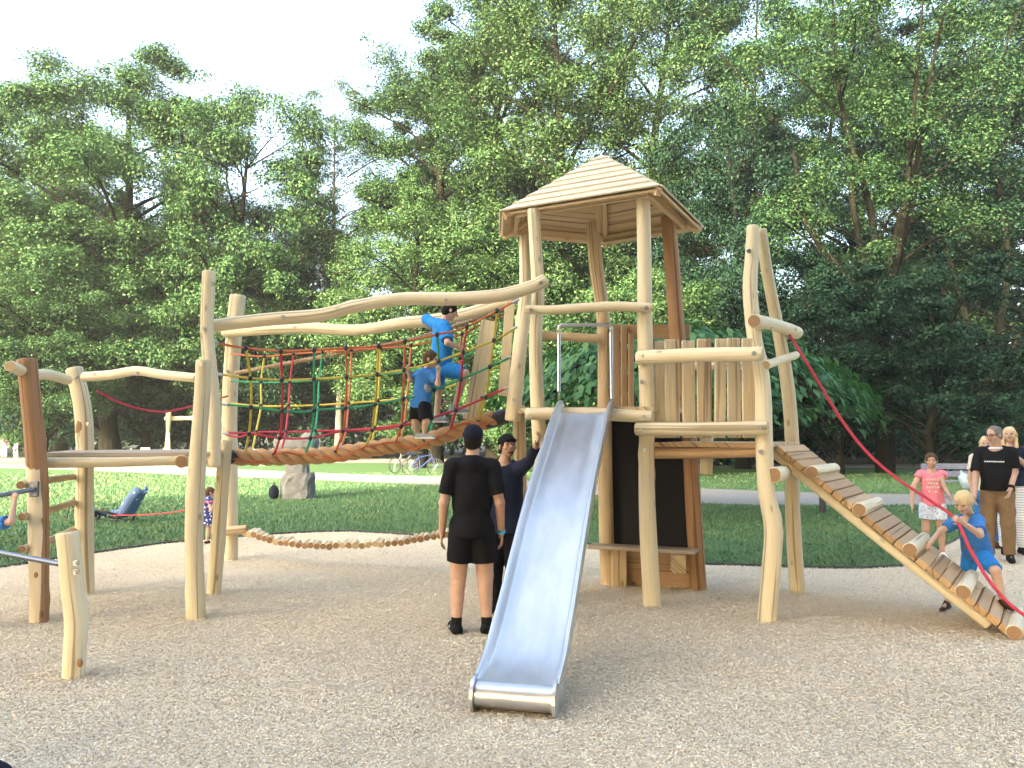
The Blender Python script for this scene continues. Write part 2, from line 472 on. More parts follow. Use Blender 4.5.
def scatter(n, ymin, ymax, pw):
    q = RNG.random(n)
    a = 1 - pw
    Y = (ymin ** a + q * (ymax ** a - ymin ** a)) ** (1 / a)
    X = (RNG.random(n) * 2 - 1) * (.78 * Y + .7)
    return X, Y
def chip_mat():
    m, nt, b = newmat('wood_chip')
    r = nt.nodes.new('ShaderNodeNewGeometry').outputs['Random Per Island']
    c = ramp(nt, r, [(0, (.40, .30, .19)), (.2, (.67, .55, .385)), (.6, (.79, .675, .495)), (.88, (.87, .78, .60)), (1, (.93, .88, .78))])
    v = coord(nt, 'Object'); n = noise(nt, v, .9, 5, .6); n2 = noise(nt, v, 3.5, 4, .6)
    c = mix(nt, ramp(nt, n, [(.42, (0, 0, 0)), (.72, (.55, .55, .55))]), c, (.58, .485, .365))
    c = mix(nt, ramp(nt, n2, [(.5, (0, 0, 0)), (.8, (.4, .4, .4))]), c, (.80, .70, .56))
    nt.links.new(c, b.inputs['Base Color']); b.inputs['Roughness'].default_value = .85
    return m
M['chip'] = chip_mat()
def make_chips(n):
    X, Y = scatter(n, 3.6, 15.5, 1.9)
    k = on_chips(X, Y, 1.3); X, Y = X[k], Y[k]; n = len(X)
    sc = .75 + .05 * Y
    ln = RNG.uniform(.003, .0108, n) * sc; wd = RNG.uniform(.0014, .0037, n) * sc
    yaw = RNG.uniform(0, 2 * np.pi, n); tilt = RNG.normal(0, .16, n); roll = RNG.normal(0, .28, n)
    z = .006 + ln * np.abs(np.sin(tilt)) + RNG.random(n) * .006
    # low drifts
    z += .012 * (np.sin(X * 1.7 + np.sin(Y * 1.3)) * np.sin(Y * 1.9) + 1) * .5
    for (u_, v_) in ((40, 618), (87, 591), (197, 616), (213, 592), (73, 672), (652, 604), (766, 617), (798, 594), (699, 586), (608, 581)):
        g_ = G(u_, v_); z += .03 * np.exp(-((X - g_[0]) ** 2 + (Y - g_[1]) ** 2) / .035)
    d = np.stack([np.cos(yaw) * np.cos(tilt), np.sin(yaw) * np.cos(tilt), np.sin(tilt)], -1)
    s = np.stack([-np.sin(yaw) * np.cos(roll), np.cos(yaw) * np.cos(roll), np.sin(roll)], -1)
    c = np.stack([X, Y, z], -1)
    t1 = RNG.uniform(.3, 1, n)[:, None]
    V = np.stack([c - d * ln[:, None] - s * wd[:, None], c - d * ln[:, None] + s * wd[:, None],
                  c + d * ln[:, None] + s * wd[:, None] * t1, c + d * ln[:, None] - s * wd[:, None]], 1)
    return V.reshape(-1, 3), np.arange(4 * n).reshape(n, 4)
V, Fq = make_chips(NCHIP)
tag(npmesh('wood_chips', V, Fq, 'chip'), kind='stuff')

def blade_mat():
    m, nt, b = newmat('grass_blade')
    r = nt.nodes.new('ShaderNodeNewGeometry').outputs['Random Per Island']
    v = coord(nt, 'Object'); n2 = noise(nt, v, .5, 6, .65)
    c = ramp(nt, r, [(0, (0.0351, 0.0891, 0.0365)), (.5, (0.0675, 0.1512, 0.0607)), (.9, (0.1188, 0.2160, 0.0810)), (1, (0.2295, 0.2565, 0.1215))])
    c = mix(nt, ramp(nt, n2, [(.45, (0, 0, 0)), (.8, (.5, .5, .5))]), c, (.12, .16, .05))
    nt.links.new(c, b.inputs['Base Color']); b.inputs['Roughness'].default_value = .6
    return m
M['blade'] = blade_mat()
def inpoly(X, Y, poly):
    px, py = np.array(poly)[:, 0], np.array(poly)[:, 1]; ins = np.zeros(len(X), bool); j = len(px) - 1
    for i in range(len(px)):
        c = ((py[i] > Y) != (py[j] > Y)) & (X < (px[j] - px[i]) * (Y - py[i]) / (py[j] - py[i] + 1e-12) + px[i])
        ins ^= c; j = i
    return ins
def make_grass(n):
    X, Y = scatter(n, 9.3, 34, 1.6)
    k = ~on_chips(X, Y + .0); X, Y = X[k], Y[k]
    k = ~inpoly(X, Y, list(np_) + list(fp_[::-1])); X, Y = X[k], Y[k]; n = len(X)
    h = RNG.uniform(.018, .05, n) * (1 + .02 * Y); wd = RNG.uniform(.004, .008, n) * (.6 + .06 * Y)
    yaw = RNG.uniform(0, 2 * np.pi, n); lean = RNG.normal(0, .5, (n, 2))
    c = np.stack([X, Y, np.full(n, .008)], -1)
    s = np.stack([np.cos(yaw), np.sin(yaw), np.zeros(n)], -1) * wd[:, None]
    tip = c + np.concatenate([lean * h[:, None], h[:, None]], 1)
    V = np.stack([c - s, c + s, tip], 1)
    return V.reshape(-1, 3), np.arange(3 * n).reshape(n, 3)
V, Fq = make_grass(NGRASS)
tag(npmesh('grass', V, Fq, 'blade'), kind='stuff')

# evening air: pale haze box round everything
if HAZE > 0:
    hz_ = MB(); hz_.box((0, 30, 24), (260, 200, 50), bev=.001)
    M['haze'] = bpy.data.materials.new('pale_haze'); M['haze'].use_nodes = True
    hn = M['haze'].node_tree; hn.nodes.remove(hn.nodes['Principled BSDF'])
    pv = hn.nodes.new('ShaderNodeVolumePrincipled'); pv.inputs['Density'].default_value = HAZE; pv.inputs['Color'].default_value = (.93, .95, 1, 1); pv.inputs['Anisotropy'].default_value = .2
    hn.links.new(pv.outputs[0], hn.nodes['Material Output'].inputs['Volume'])
    tag(hz_.build('haze', 'haze'), kind='stuff')
    cy.volume_bounces = 1
# ---------------------------------------------------------------- helpers for the play structure
def PTS(px, Y):
    n = len(px)
    Ys = [Y] * n if np.isscalar(Y) else (list(np.linspace(Y[0], Y[1], n)) if len(Y) == 2 and n != 2 else list(Y))
    return [P(u, v, y) for (u, v), y in zip(px, Ys)]
_seed = [100]
def logpart(name, pts, r0, r1, mat, parent, end='end', sink=0.0, **k):
    _seed[0] += 7
    pts = [np.array(p) for p in pts]
    if sink:
        pts[-1] = pts[-1] + np.array([0, 0, -sink])
    return MB().log(pts, r0, r1, _seed[0], **k).build(name, [mat, end], parent)
def prism(mb, pts, z0, z1, mi=0):
    n = len(pts)
    V = [(p[0], p[1], z1) for p in pts] + [(p[0], p[1], z0) for p in pts]
    uv = lambda ks: [(V[k][0] * 1.0 + V[k][2], V[k][1]) for k in ks]
    F_ = [list(range(n)), list(range(2 * n - 1, n - 1, -1))] + [[i, i + n, (i + 1) % n + n, (i + 1) % n] for i in range(n)]
    mb.add(V, F_, [uv(f) for f in F_], mi)
def sphere_mb(r, n=10, m=6, sc=(1, 1, 1)):
    V = []; Fc = []
    for i in range(m + 1):
        th = math.pi * i / m
        for j in range(n):
            a = 2 * math.pi * j / n
            V.append((r * sc[0] * math.sin(th) * math.cos(a), r * sc[1] * math.sin(th) * math.sin(a), r * sc[2] * math.cos(th)))
    for i in range(m):
        for j in range(n):
            Fc.append((i * n + j, (i + 1) * n + j, (i + 1) * n + (j + 1) % n, i * n + (j + 1) % n))
    mb = MB(); mb.add(V, Fc, None, 0, True); return mb
_bolt = [None]
def bolt(log_, u, v, Y):
    p = P(u, v, Y)
    if _bolt[0] is None:
        mb = MB(); mb.tube([(0, .008, 0), (0, -.006, 0)], .022, 12, 0, 0, smooth=False); mb.tube([(0, -.006, 0), (0, -.02, 0)], .014, 6, 0, 0, smooth=False)
        b = mb.build('bolt', 'steel'); b.parent = log_; b.location = Vector(p - worldloc(log_)); _bolt[0] = b
    else:
        copy_to(_bolt[0], log_, p)

# ================================================================ climbing frame on the left
cf = thing('climbing_platform', tuple(G(40, 618)), 'pale log structure at the left with plank deck, rung ladder and one brown post', 'climbing platform')
p1 = logpart('post', PTS([(27, 359), (31, 400), (35, 440), (38, 490), (39, 550), (40, 618)], 7.31), .088, .083, 'peel', cf, 'endb', .15, knots=4)
p1['label'] = 'reddish brown half peeled post'
p2 = logpart('post', PTS([(74, 368), (82, 405), (85, 440), (85, 490), (85, 550), (87, 591)], 8.55), .088, .088, 'log', cf, 'end', .15, knots=3)
p3 = logpart('post', PTS([(209, 271), (207, 320), (208, 345), (211, 375), (214, 412), (214, 467)], 7.78), .064, .064, 'log', cf, knots=4)
p4 = logpart('post', PTS([(204, 360), (202, 400), (198, 455), (195, 505), (194, 540), (195, 575), (197, 616)], 7.4), .068, .088, 'log', cf, 'end', .15)
p3l = logpart('post', PTS([(226, 440), (223, 476), (219, 530), (213, 592)], 8.55), .07, .075, 'log', cf, 'end', .15)
p5 = logpart('post', PTS([(238, 295), (235, 325), (230, 400), (230, 476), (231, 557)], 10.85), .105, .098, 'log', cf, 'end', .15)
for a in ((p3, 204, 329, 7.7), (p3, 213, 284, 7.7), (p4, 202, 364, 7.32), (p2, 76, 377, 8.46), (p2, 88, 424, 8.46), (p5, 227, 371, 10.74)): bolt(*a)
r1_ = logpart('rail', PTS([(10, 366), (30, 374), (50, 375), (68, 380)], (7.0, 8.35)), .05, .052, 'log', cf, step=.04)
r2_ = logpart('rail', PTS([(84, 377), (110, 375), (137, 371), (165, 375), (197, 378)], (8.4, 7.6)), .05, .045, 'log', cf, step=.04)
bolt(r2_, 137, 373, 7.92)
for px, ys in (([(20, 485), (45, 480.5), (79, 476)], (7.15, 8.62)), ([(21.5, 517), (50, 510), (78, 501)], (7.15, 8.62)), ([(21.5, 549.5), (48, 541), (77, 528)], (7.15, 8.62))):
    logpart('rung', PTS(px, ys), .036, .034, 'log2', cf, 'endb', step=.05)
zd = P(120, 452.5, 7.5)[2]
na, nb_ = P(43, 453, 7.45), P(214, 450.5, 7.72); fa, fb = P(72, 447, 8.5), P(222, 446.5, 8.75)
for i in range(4):
    t0, t1 = i / 4, (i + 1) / 4
    mb = MB(); tm = (t0 + t1) / 2
    a = na + (fa - na) * tm; b = nb_ + (fb - nb_) * tm; a[2] = b[2] = zd - .02
    mb.beam(a, b, 1.06 / 4 - .006, .042); mb.build('deck_board', 'deck', cf)
logpart('beam', [P(40, 463, 7.42), P(120, 462, 7.55), P(214, 459, 7.78)], .048, .045, 'log', cf)
logpart('beam', [P(70, 455, 8.45), P(222, 453, 8.7)], .048, .045, 'log', cf)
logpart('beam', [P(181, 461.5, 7.6), P(196, 458, 8.7)], .06, .06, 'log2', cf, 'endb')
mb = MB(); path = resample(PTS([(97, 391), (122, 403.5), (152, 411), (176, 410), (228, 396)], [8.6, 8.9, 9.3, 9.7, 10.7]), .04)
mb.tube(path, .012, 8, 0, 0); mb.build('rope_rail', 'r_red', cf)
# clamp with two fixing plates and bars
cl = MB()
cl.box(P(34.5, 489, 7.20), (.075, .03, .14)).build('clamp', 'steel_dark', cf)
a, b = P(33, 489.5, 7.16), P(-70, 508, 6.6)
MB().tube(resample([a, b], .2), .021, 12, 0, 0).build('bar', 'steel_dark', cf)

tb = thing('turning_bar', tuple(G(73, 672)), 'short pale log post with knot near its foot and a steel bar', 'turning bar')
p0 = logpart('post', PTS([(67.5, 532), (70, 556), (73, 590), (76.5, 622), (75, 650), (73.5, 672)], 5.67), .078, .073, 'log', tb, 'end', .15, knots=2)
bolt(p0, 76, 563, 5.58); bolt(p0, 76, 572, 5.58)
MB().tube(resample([P(60, 564, 5.67), P(-60, 541, 6.25)], .2), .02, 12, 0, 0).build('bar', 'steel_dark', tb)

def scar(u, v, Y, sc, par):
    o = sphere_mb(1.0, 14, 8, sc).build('branch_scar', 'endb'); o.parent = par; o.location = Vector(P(u, v, Y) - worldloc(par))
scar(80, 663, 5.603, (.022, .014, .028), p0); scar(79.5, 428, 8.475, (.042, .02, .105), p2); scar(36, 575, 7.235, (.02, .012, .03), p1); scar(43, 520, 7.24, (.016, .012, .026), p1)
# ================================================================ rope bridge
rb = thing('rope_bridge', tuple(P(241, 457, 8.75)), 'hanging rope net bridge with coloured ropes, a braided foot rope and two curved log handrails', 'rope bridge')
b1 = logpart('handrail_beam', PTS([(206, 327), (240, 322.5), (273, 319), (321, 315), (358, 306), (403, 299), (447, 299), (495, 296), (529, 288), (546, 280)], (7.9, 8.16)), .066, .07, 'log', rb, knots=4)
b2 = logpart('handrail_beam', PTS([(224.5, 332), (254, 330), (306, 328), (358, 330), (403, 323), (425, 321), (462, 315), (514, 300)], [10.72, 10.5, 10.15, 9.8, 9.55, 9.45, 9.3, 9.1]), .075, .072, 'log', rb, knots=3)
for a in ((b1, 283, 317, 7.84), (b1, 446, 300, 8.02), (b1, 541, 283, 8.08)): bolt(*a)
main_px = [(236, 457), (273, 457), (328, 455), (384, 447), (421, 442), (458, 431), (494, 418)]
main = resample(PTS(main_px, (8.68, 8.95)), .03)
def braided(path, off, r, pitch, name, mat, parent):
    T, N, B = frames(path); L = np.concatenate([[0], np.cumsum(np.linalg.norm(np.diff(path, axis=0), axis=1))])
    mb = MB()
    for k in range(3):
        a = 2 * math.pi * (L / pitch + k / 3)
        pp = path + off * (np.cos(a)[:, None] * N + np.sin(a)[:, None] * B)
        mb.tube(pp, r, 10, 0, 0)
    return mb.build(name, mat, parent)
braided(main, .050, .047, .40, 'foot_rope', 'r_hemp', rb)
_T, _N, _B = frames(main); _L = np.linspace(0, 9, len(main)); MB().tube(main + .098 * (np.cos(_L * 2.2 + 2)[:, None] * _N * .5 + np.array([0, -.85, 0]) + .15 * np.sin(_L * 5)[:, None] * _N), .011, 7, 0, 0).build('net_rope', 'r_orange', rb)
MB().log([P(221, 457, 8.62), P(241, 457, 8.7)], .082, .078, 5, knots=0, rough=.02).build('rope_sleeve', ['sleeve', 'sleeve'], rb)
MB().log([P(484, 423, 8.93), P(506, 416, 9.0)], .078, .09, 6, knots=0, rough=.02).build('rope_sleeve', ['sleeve', 'sleeve'], rb)
side = resample(PTS([(236, 373), (330, 355), (417, 338), (506, 308)], [10.75, 10.2, 9.8, 9.3]), .04)
M['r_tan'] = rope_mat('weathered_rope', (.42, .30, .18), .55)
braided(side, .014, .017, .2, 'side_rope', 'r_tan', rb)
near = [('r_orange', [(213, 342.6), (245, 348), (282, 351), (314, 350), (346, 348), (378.5, 346), (407, 341), (440, 334), (466, 327), (519, 299)], (7.85, 8.4)),
        ('r_yellow', [(217, 374), (249, 378), (282, 380), (316, 379), (348, 377), (378, 374), (406, 369.5), (436, 362), (464, 352), (495, 340), (517, 327)], (8.0, 8.5)),
        ('r_green', [(221.5, 404), (251.6, 407), (282, 411), (303, 412), (316, 410), (346, 408), (372, 405), (404, 398.5), (425, 393.6), (462, 379), (492, 366), (511, 357)], (8.2, 8.6)),
        ('r_red', [(223, 433), (249, 433.5), (279.5, 438), (310, 438), (344, 431), (374, 430), (402, 426), (451, 412), (480, 400), (507, 388)], (8.45, 8.75))]
far = [('r_orange', [(231, 354), (264.5, 356.5), (292.5, 354), (322.6, 352), (350.5, 350), (384, 348), (415, 345), (460, 335), (480, 325), (511, 311)], (10.7, 9.2)),
       ('r_green', [(231, 381), (262, 382.5), (290, 382), (320, 380), (350, 377.5), (384, 374.5), (415, 370), (460, 358), (515, 331)], (10.5, 9.15)),
       ('r_yellow', [(231, 403.5), (262, 406), (290, 406), (320, 405), (350, 403), (384, 400.5), (415, 396), (460, 383), (513, 360)], (10.1, 9.1)),
       ('r_red', [(226, 435), (240, 437), (255, 432.5), (290, 432), (320, 431), (350, 430), (384, 427), (415, 422), (460, 408), (508, 386)], (9.5, 9.0))]
RR = .012
def net_rows(rows):
    out = []
    for mat, px, ys in rows:
        p = resample(PTS(px, ys), .05); u, _ = PIX(p)
        MB().tube(p, RR, 7, 0, 0).build('net_rope', mat, rb); out.append((u, p))
    return out
def at_u(row, u0):
    u, p = row
    return np.array([np.interp(u0, u, p[:, i]) for i in range(3)])
nr = net_rows(near); fr = net_rows(far); mu, _ = PIX(main); mrow = (mu, main)
kn = sphere_mb(.03, 9, 6, (.8, .8, 1)).build('rope_connector', 'knot'); kn_used = [False]
def column(rows, us, mat):
    pts = [at_u(r, u) for r, u in zip(rows, us[:4])] + [at_u(mrow, us[4]) + np.array([0, (-.05 if rows is nr else .05), .02])]
    vr = MB().tube(resample(pts, .05), RR * 1.05, 7, 0, 0).build('net_rope', mat, rb)
    vr2 = None
    for p in pts:
        p = p + np.array([0, -.008, 0])
        if not kn_used[0]:
            kn.parent = vr; kn.location = Vector(p - worldloc(vr)); kn_used[0] = True
        else: copy_to(kn, vr, p)
for mat, a, b in (('r_yellow', (246, 250.5, 251, 249, 246), (264.5, 261, 261, 256, 250)), ('r_red', (280.6, 282, 282, 279.5, 275), (293.5, 290, 288.5, 285.6, 279)),
                  ('r_green', (314, 314, 314, 310.7, 306), (322.6, 319, 318, 315, 308)), ('r_orange', (346, 346.5, 345.5, 343, 336), (351.5, 350.5, 348.5, 346, 339)),
                  ('r_yellow', (378.5, 377, 375, 372, 366), (380.5, 379.5, 378, 374.5, 370)), ('r_orange', (405, 404, 403, 401, 395), (411, 409, 407, 404, 399)),
                  ('r_green', (437, 438.5, 434.5, 432, 425), (443, 441, 438, 434, 428)), ('r_red', (467, 463, 461, 456, 450), (462, 460, 458, 455, 448)),
                  ('r_yellow', (497, 494, 490, 486, 478), (495, 491, 487, 482, 475))):
    column(nr, a, mat); column(fr, b, mat)
for (u, v, Y, t) in ((213, 342.5, 7.84, 0), (217, 374, 7.98, 0), (222, 404, 8.2, 0), (223, 433, 8.45, 0), (519, 299.5, 8.38, 1), (517, 327, 8.5, 1), (511, 357, 8.6, 1), (507, 388, 8.75, 1)):
    a = P(u + (6 if t == 0 else -7), v + (1 if t == 0 else 3.5), Y); b = P(u, v, Y)
    MB().tube(resample([a, b], .05), .015, 8, 0, 0).build('thimble', 'steel', rb)

# ================================================================ tower
tw = thing('play_tower', tuple(G(652, 603)), 'wooden tower with pointed board roof, picket balcony and black panel below', 'play tower')
T1A = logpart('post', PTS([(533.5, 209), (536, 251), (538, 293), (535.5, 340), (537, 399), (541, 470), (546, 597)], [8.3] * 7), .062, .085, 'log', tw, 'end', .1, knots=4)
T1A2 = logpart('post', PTS([(524.5, 236), (525, 290), (520, 345), (516, 385), (512.5, 421)], [9.25, 9.05, 8.85, 8.8, 8.8]), .062, .088, 'log', tw, knots=4)
T1L = logpart('post', PTS([(519, 405), (520, 450), (521, 581)], 9.15), .07, .08, 'log2', tw, 'endb', .1)
T2 = logpart('post', PTS([(593, 222), (596, 264), (602, 308), (604, 345), (605, 440), (606, 520), (608, 581)], 9.15), .078, .085, 'log2', tw, 'endb', .1, knots=3)
T3 = logpart('post', PTS([(643, 191), (644.5, 264), (645, 330), (647, 400), (646.5, 470), (648, 530), (652.5, 604)], 7.95), .068, .088, 'log', tw, 'end', .1, knots=4)
T4 = logpart('post', PTS([(668, 216), (672, 264), (677, 330), (684, 390), (690, 450), (694, 518), (699, 586)], 8.83), .082, .09, 'brown', tw, 'endb', .1, knots=3)
T4['label'] = 'reddish brown post'
T5 = logpart('post', PTS([(753, 226), (751.5, 260), (750, 290), (754, 335), (762, 382), (764, 440), (766.5, 490), (773, 526), (772, 560), (766, 617)], [7.72, 7.7, 7.66, 7.6, 7.5, 7.4, 7.36, 7.35, 7.35, 7.35]), .064, .088, 'log', tw, 'end', .1, knots=4)
T6 = logpart('post', PTS([(761, 229), (766, 265), (770, 288), (779, 335), (787, 382), (792, 441), (792, 495), (794, 540), (798, 594)], [7.85, 7.95, 8.05, 8.25, 8.38, 8.52, 8.6, 8.6, 8.6]), .055, .082, 'log', tw, 'end', .1, knots=4)
for a in ((T3, 642, 382, 7.86), (T3, 644, 450, 7.86), (T5, 761, 452, 7.31), (T5, 749, 251, 7.61), (T1A2, 514, 400, 8.7), (T3, 641, 308, 7.8)): bolt(*a)
# slabs at the bridge end
mb = MB(); mb.beam(P(490, 321, 9.0), P(471, 420, 9.05), .19, .05, (0, -1, .1)); mb.build('entry_slab', 'log', tw)
mb = MB(); mb.beam(P(510, 304, 8.95), P(503, 396, 9.0), .11, .05, (0, -1, .1)); mb.build('entry_slab', 'log', tw)
# rails
ra = logpart('rail', PTS([(525.5, 309.5), (550, 310), (584, 308), (620, 306.5), (652, 308)], (8.12, 7.8)), .046, .05, 'log', tw)
rbk = logpart('rail', PTS([(538, 335), (570, 337), (602, 339)], (9.1, 9.0)), .05, .05, 'log2', tw)
bolt(ra, 531, 310, 8.02); bolt(ra, 646, 308, 7.74)
pe = logpart('platform_log', PTS([(526, 414), (590, 414), (652, 417)], (8.1, 7.84)), .062, .06, 'log', tw, 'end')
bolt(pe, 530, 416, 8.0); bolt(pe, 644, 417, 7.75)
zdk = P(600, 407, 8.0)[2]
mb = MB()
prism(mb, [P(528, 407, 8.12)[:2], P(654, 407, 7.86)[:2], P(690, 407, 8.8)[:2], P(606, 407, 9.25)[:2], P(512, 407, 9.05)[:2]], zdk - .045, zdk)
mb.build('deck', 'board', tw)
# right balcony: rails, pickets, deck
fr1 = logpart('rail', PTS([(637, 358), (700, 355), (763, 354)], (7.86, 7.28)), .068, .066, 'log', tw, knots=1, rough=.02)
fr2 = logpart('rail', PTS([(636, 429), (700, 429), (768, 427.5)], (7.86, 7.28)), .066, .064, 'log', tw, knots=1, rough=.02)
for a in ((fr1, 643, 356, 7.78), (fr1, 754, 353.5, 7.2), (fr2, 641, 430, 7.78), (fr2, 759, 428, 7.2)): bolt(*a)
logpart('rail', PTS([(690, 366), (735, 366), (770, 364)], (8.7, 8.35)), .045, .042, 'log', tw)
logpart('rail', PTS([(766, 365), (796, 355)], (7.45, 8.5)), .042, .04, 'log', tw)
for (x0, x1, y0, tint) in ((654.5, 664, 341, 0), (665.6, 679, 339.5, 1), (682.5, 694.5, 340.6, 0), (697.5, 711, 339, 2), (715, 725, 338.7, 0), (727.5, 740, 338, 1), (742, 753.5, 338.4, 1)):
    u = (x0 + x1) / 2; Y = np.interp(u, [646, 762], [8.06, 7.47])
    mb = MB(); wpx = (x1 - x0 + 1.2) * Y / F
    mb.beam(P(u + random.uniform(-1, 1), y0, Y), P(u + random.uniform(-1, 1), 438, Y + random.uniform(-.01, .02)), wpx, .028, (.1, -1, 0), bev=.01)
    mb.build('picket', 'board' if tint == 2 else 'picket', tw)
zb = P(706, 442.5, 7.75)[2]
c = [P(653, 443, 7.9), P(762, 442, 7.4), P(800, 442, 8.4), P(690, 442, 8.85)]
for i in range(6):
    t0, t1 = (i + .06) / 6, (i + .94) / 6
    a0 = c[0] + (c[3] - c[0]) * t0; a1 = c[0] + (c[3] - c[0]) * t1; b0 = c[1] + (c[2] - c[1]) * t0; b1_ = c[1] + (c[2] - c[1]) * t1
    mb = MB(); prism(mb, [a0[:2], b0[:2], b1_[:2], a1[:2]], zb - .045, zb); mb.build('deck_board', 'boardb' if i == 0 else 'board', tw)
logpart('platform_log', PTS([(652, 453), (708, 452.5), (766, 451)], (7.98, 7.46)), .058, .055, 'boardb', tw, 'endb')
logpart('platform_log', PTS([(694, 452), (795, 450)], (8.75, 8.35)), .055, .055, 'log2', tw, 'endb')
logpart('post', [P(707, 424, 8.55), P(706, 474.5, 8.55)], .068, .066, 'log', tw)
cross = logpart('cross_log', PTS([(754, 321), (775, 325), (797, 333)], (7.25, 8.45)), .062, .065, 'log', tw, 'endb', knots=1)
cross2 = logpart('cross_log', PTS([(774, 475), (800, 469)], (7.28, 8.55)), .068, .066, 'log', tw, 'endb', knots=1)
# back wall boards between the rear posts
def board(name, u0, v0, u1, v1, Y0, Y1, mat, th=.03):
    mb = MB(); um = (u0 + u1) / 2; Ym = (Y0 + Y1) / 2
    mb.beam(P(um, v0, Ym), P(um, v1, Ym), (u1 - u0) * Ym / F, th, (.35, -1, 0), bev=.008); return mb.build(name, mat, tw)
for u0, u1, v0 in ((611.5, 620, 327), (620.6, 627, 326), (628, 634, 333)): board('wall_board', u0, v0, u1, 408, 9.05, 9.05, 'boardb')
for v in (331.5, 356, 381):
    mb = MB(); L0, L1 = P(611, v, 9.14), P(690, v, 8.95)
    if v > 340: L1 = P(634, v, 9.09)
    mb.beam(L0, L1, .16, .03, (.2, -1, 0)); mb.build('wall_board', 'boardb', tw)
# black panel, skirting board and bench under the deck
A_, B_ = P(608, 430, 9.22), P(694, 430, 8.86)
def vpanel(name, a, b, z0, z1, th, mat):
    d = b[:2] - a[:2]; L = np.linalg.norm(d); d /= L; n = np.array([-d[1], d[0]])
    mb = MB(); c = np.array([*((a + b) / 2)[:2], (z0 + z1) / 2])
    mb.box(c, (L, th, z1 - z0), np.array([[*d, 0], [*n, 0], [0, 0, 1]])); return mb.build(name, mat, tw)
vpanel('black_panel', A_, B_, .40, zdk - .06, .03, 'black')
vpanel('skirt_board', A_ - np.array([0, .004, 0]), B_ - np.array([0, .004, 0]), -.02, .395, .035, 'boardb')
d = (B_ - A_)[:2]; d /= np.linalg.norm(d); nrm = np.array([d[1], -d[0]])
s0, s1 = P(590, 546, 8.95), P(697, 557, 8.6)
zs = .44
s0 = np.array([*(P(590, 546, 9.05)[:2]), zs]); s1 = np.array([*(P(697, 556, 8.62)[:2]), zs])
mb = MB(); mb.beam(s0, s1, .24, .04); mb.build('bench_seat', 'deck', tw)
mb = MB(); mb.box(P(614, 0, 9.0) * np.array([1, 1, 0]) + np.array([0, 0, .2]), (.16, .16, .43)); mb.build('bench_support', 'log2', tw)
mb = MB(); q = P(678, 560, 8.62); mb.box((q[0], q[1], zs - .12), (.13, .2, .19)); mb.build('bench_support', 'log2', tw)
# roof
EV = [P(661, 187.5, 7.6), P(501, 213, 8.45), P(500, 235, 9.4), P(606, 244.5, 9.95), P(702.8, 228.5, 9.1)]
AP = P(602, 156, 8.9)
zz = np.mean([e[2] for e in EV])
roof = MB(); sof = MB(); raf = MB(); cen = np.mean(EV, axis=0)
for i in range(5):
    a, b = EV[i], EV[(i + 1) % 5]
    n_ = np.cross(b - a, AP - a); n_ /= np.linalg.norm(n_)
    if n_[2] < 0: n_ = -n_
    R_ = 8
    for k in range(R_):
        t0, t1 = k / R_, min(1, (k + 1.12) / R_)
        q = [a + (AP - a) * t0, b + (AP - b) * t0, b + (AP - b) * t1, a + (AP - a) * t1]
        lo, hi = .030, .014; th = .016
        jit = random.uniform(-.004, .004)
        top = [q[0] + n_ * (lo + jit), q[1] + n_ * (lo + jit), q[2] + n_ * hi, q[3] + n_ * hi]
        bot = [p - n_ * th for p in top]
        V = top + bot
        Fs = [[0, 1, 2, 3], [7, 6, 5, 4], [0, 4, 5, 1], [1, 5, 6, 2], [2, 6, 7, 3], [3, 7, 4, 0]]
        if np.cross(V[1] - V[0], V[2] - V[0]).dot(n_) < 0: Fs = [f[::-1] for f in Fs]
        e = (b - a) / np.linalg.norm(b - a); g = np.cross(n_, e); uo = random.uniform(0, 20)
        uvf = lambda f: [(float(V[j].dot(g)) + uo, float(V[j].dot(e)) + uo) for j in f]
        roof.add(V, Fs, [uvf(f) for f in Fs])
        # underside boards
        w0 = k / R_ + .004; w1 = (k + 1) / R_ - .004
        q = [a + (AP - a) * w0, b + (AP - b) * w0, b + (AP - b) * w1, a + (AP - a) * w1]
        top = [p - n_ * (.012 + .004 * (k % 2)) for p in q]; bot = [p - n_ * .022 for p in top]; V = top + bot
        sof.add(V, Fs, [uvf(f) for f in Fs])
    c_ = a + (AP - a) * .03; c_ = c_ - np.array([0, 0, .055])
    raf.beam(c_, AP - np.array([0, 0, .12]), .06, .08)
roof_o = roof.build('roof', 'shingle', tw)
so_ = sof.build('soffit', 'soffit', roof_o)
raf.build('rafter', 'soffit', roof_o)
kp = MB(); kp.beam(P(597, 196, 9.05), P(600, 232, 9.1), .08, .08, (0, -1, 0)); kp.build('king_post', 'soffit', roof_o)
for i in range(5):          # ring beams between the posts under the eaves
    a = EV[i] + (cen - EV[i]) * .17; b = EV[(i + 1) % 5] + (cen - EV[(i + 1) % 5]) * .17
    mb = MB(); mb.beam(a - np.array([0, 0, -.02]), b - np.array([0, 0, -.02]), .05, .09); mb.build('ring_beam', 'soffit', roof_o)

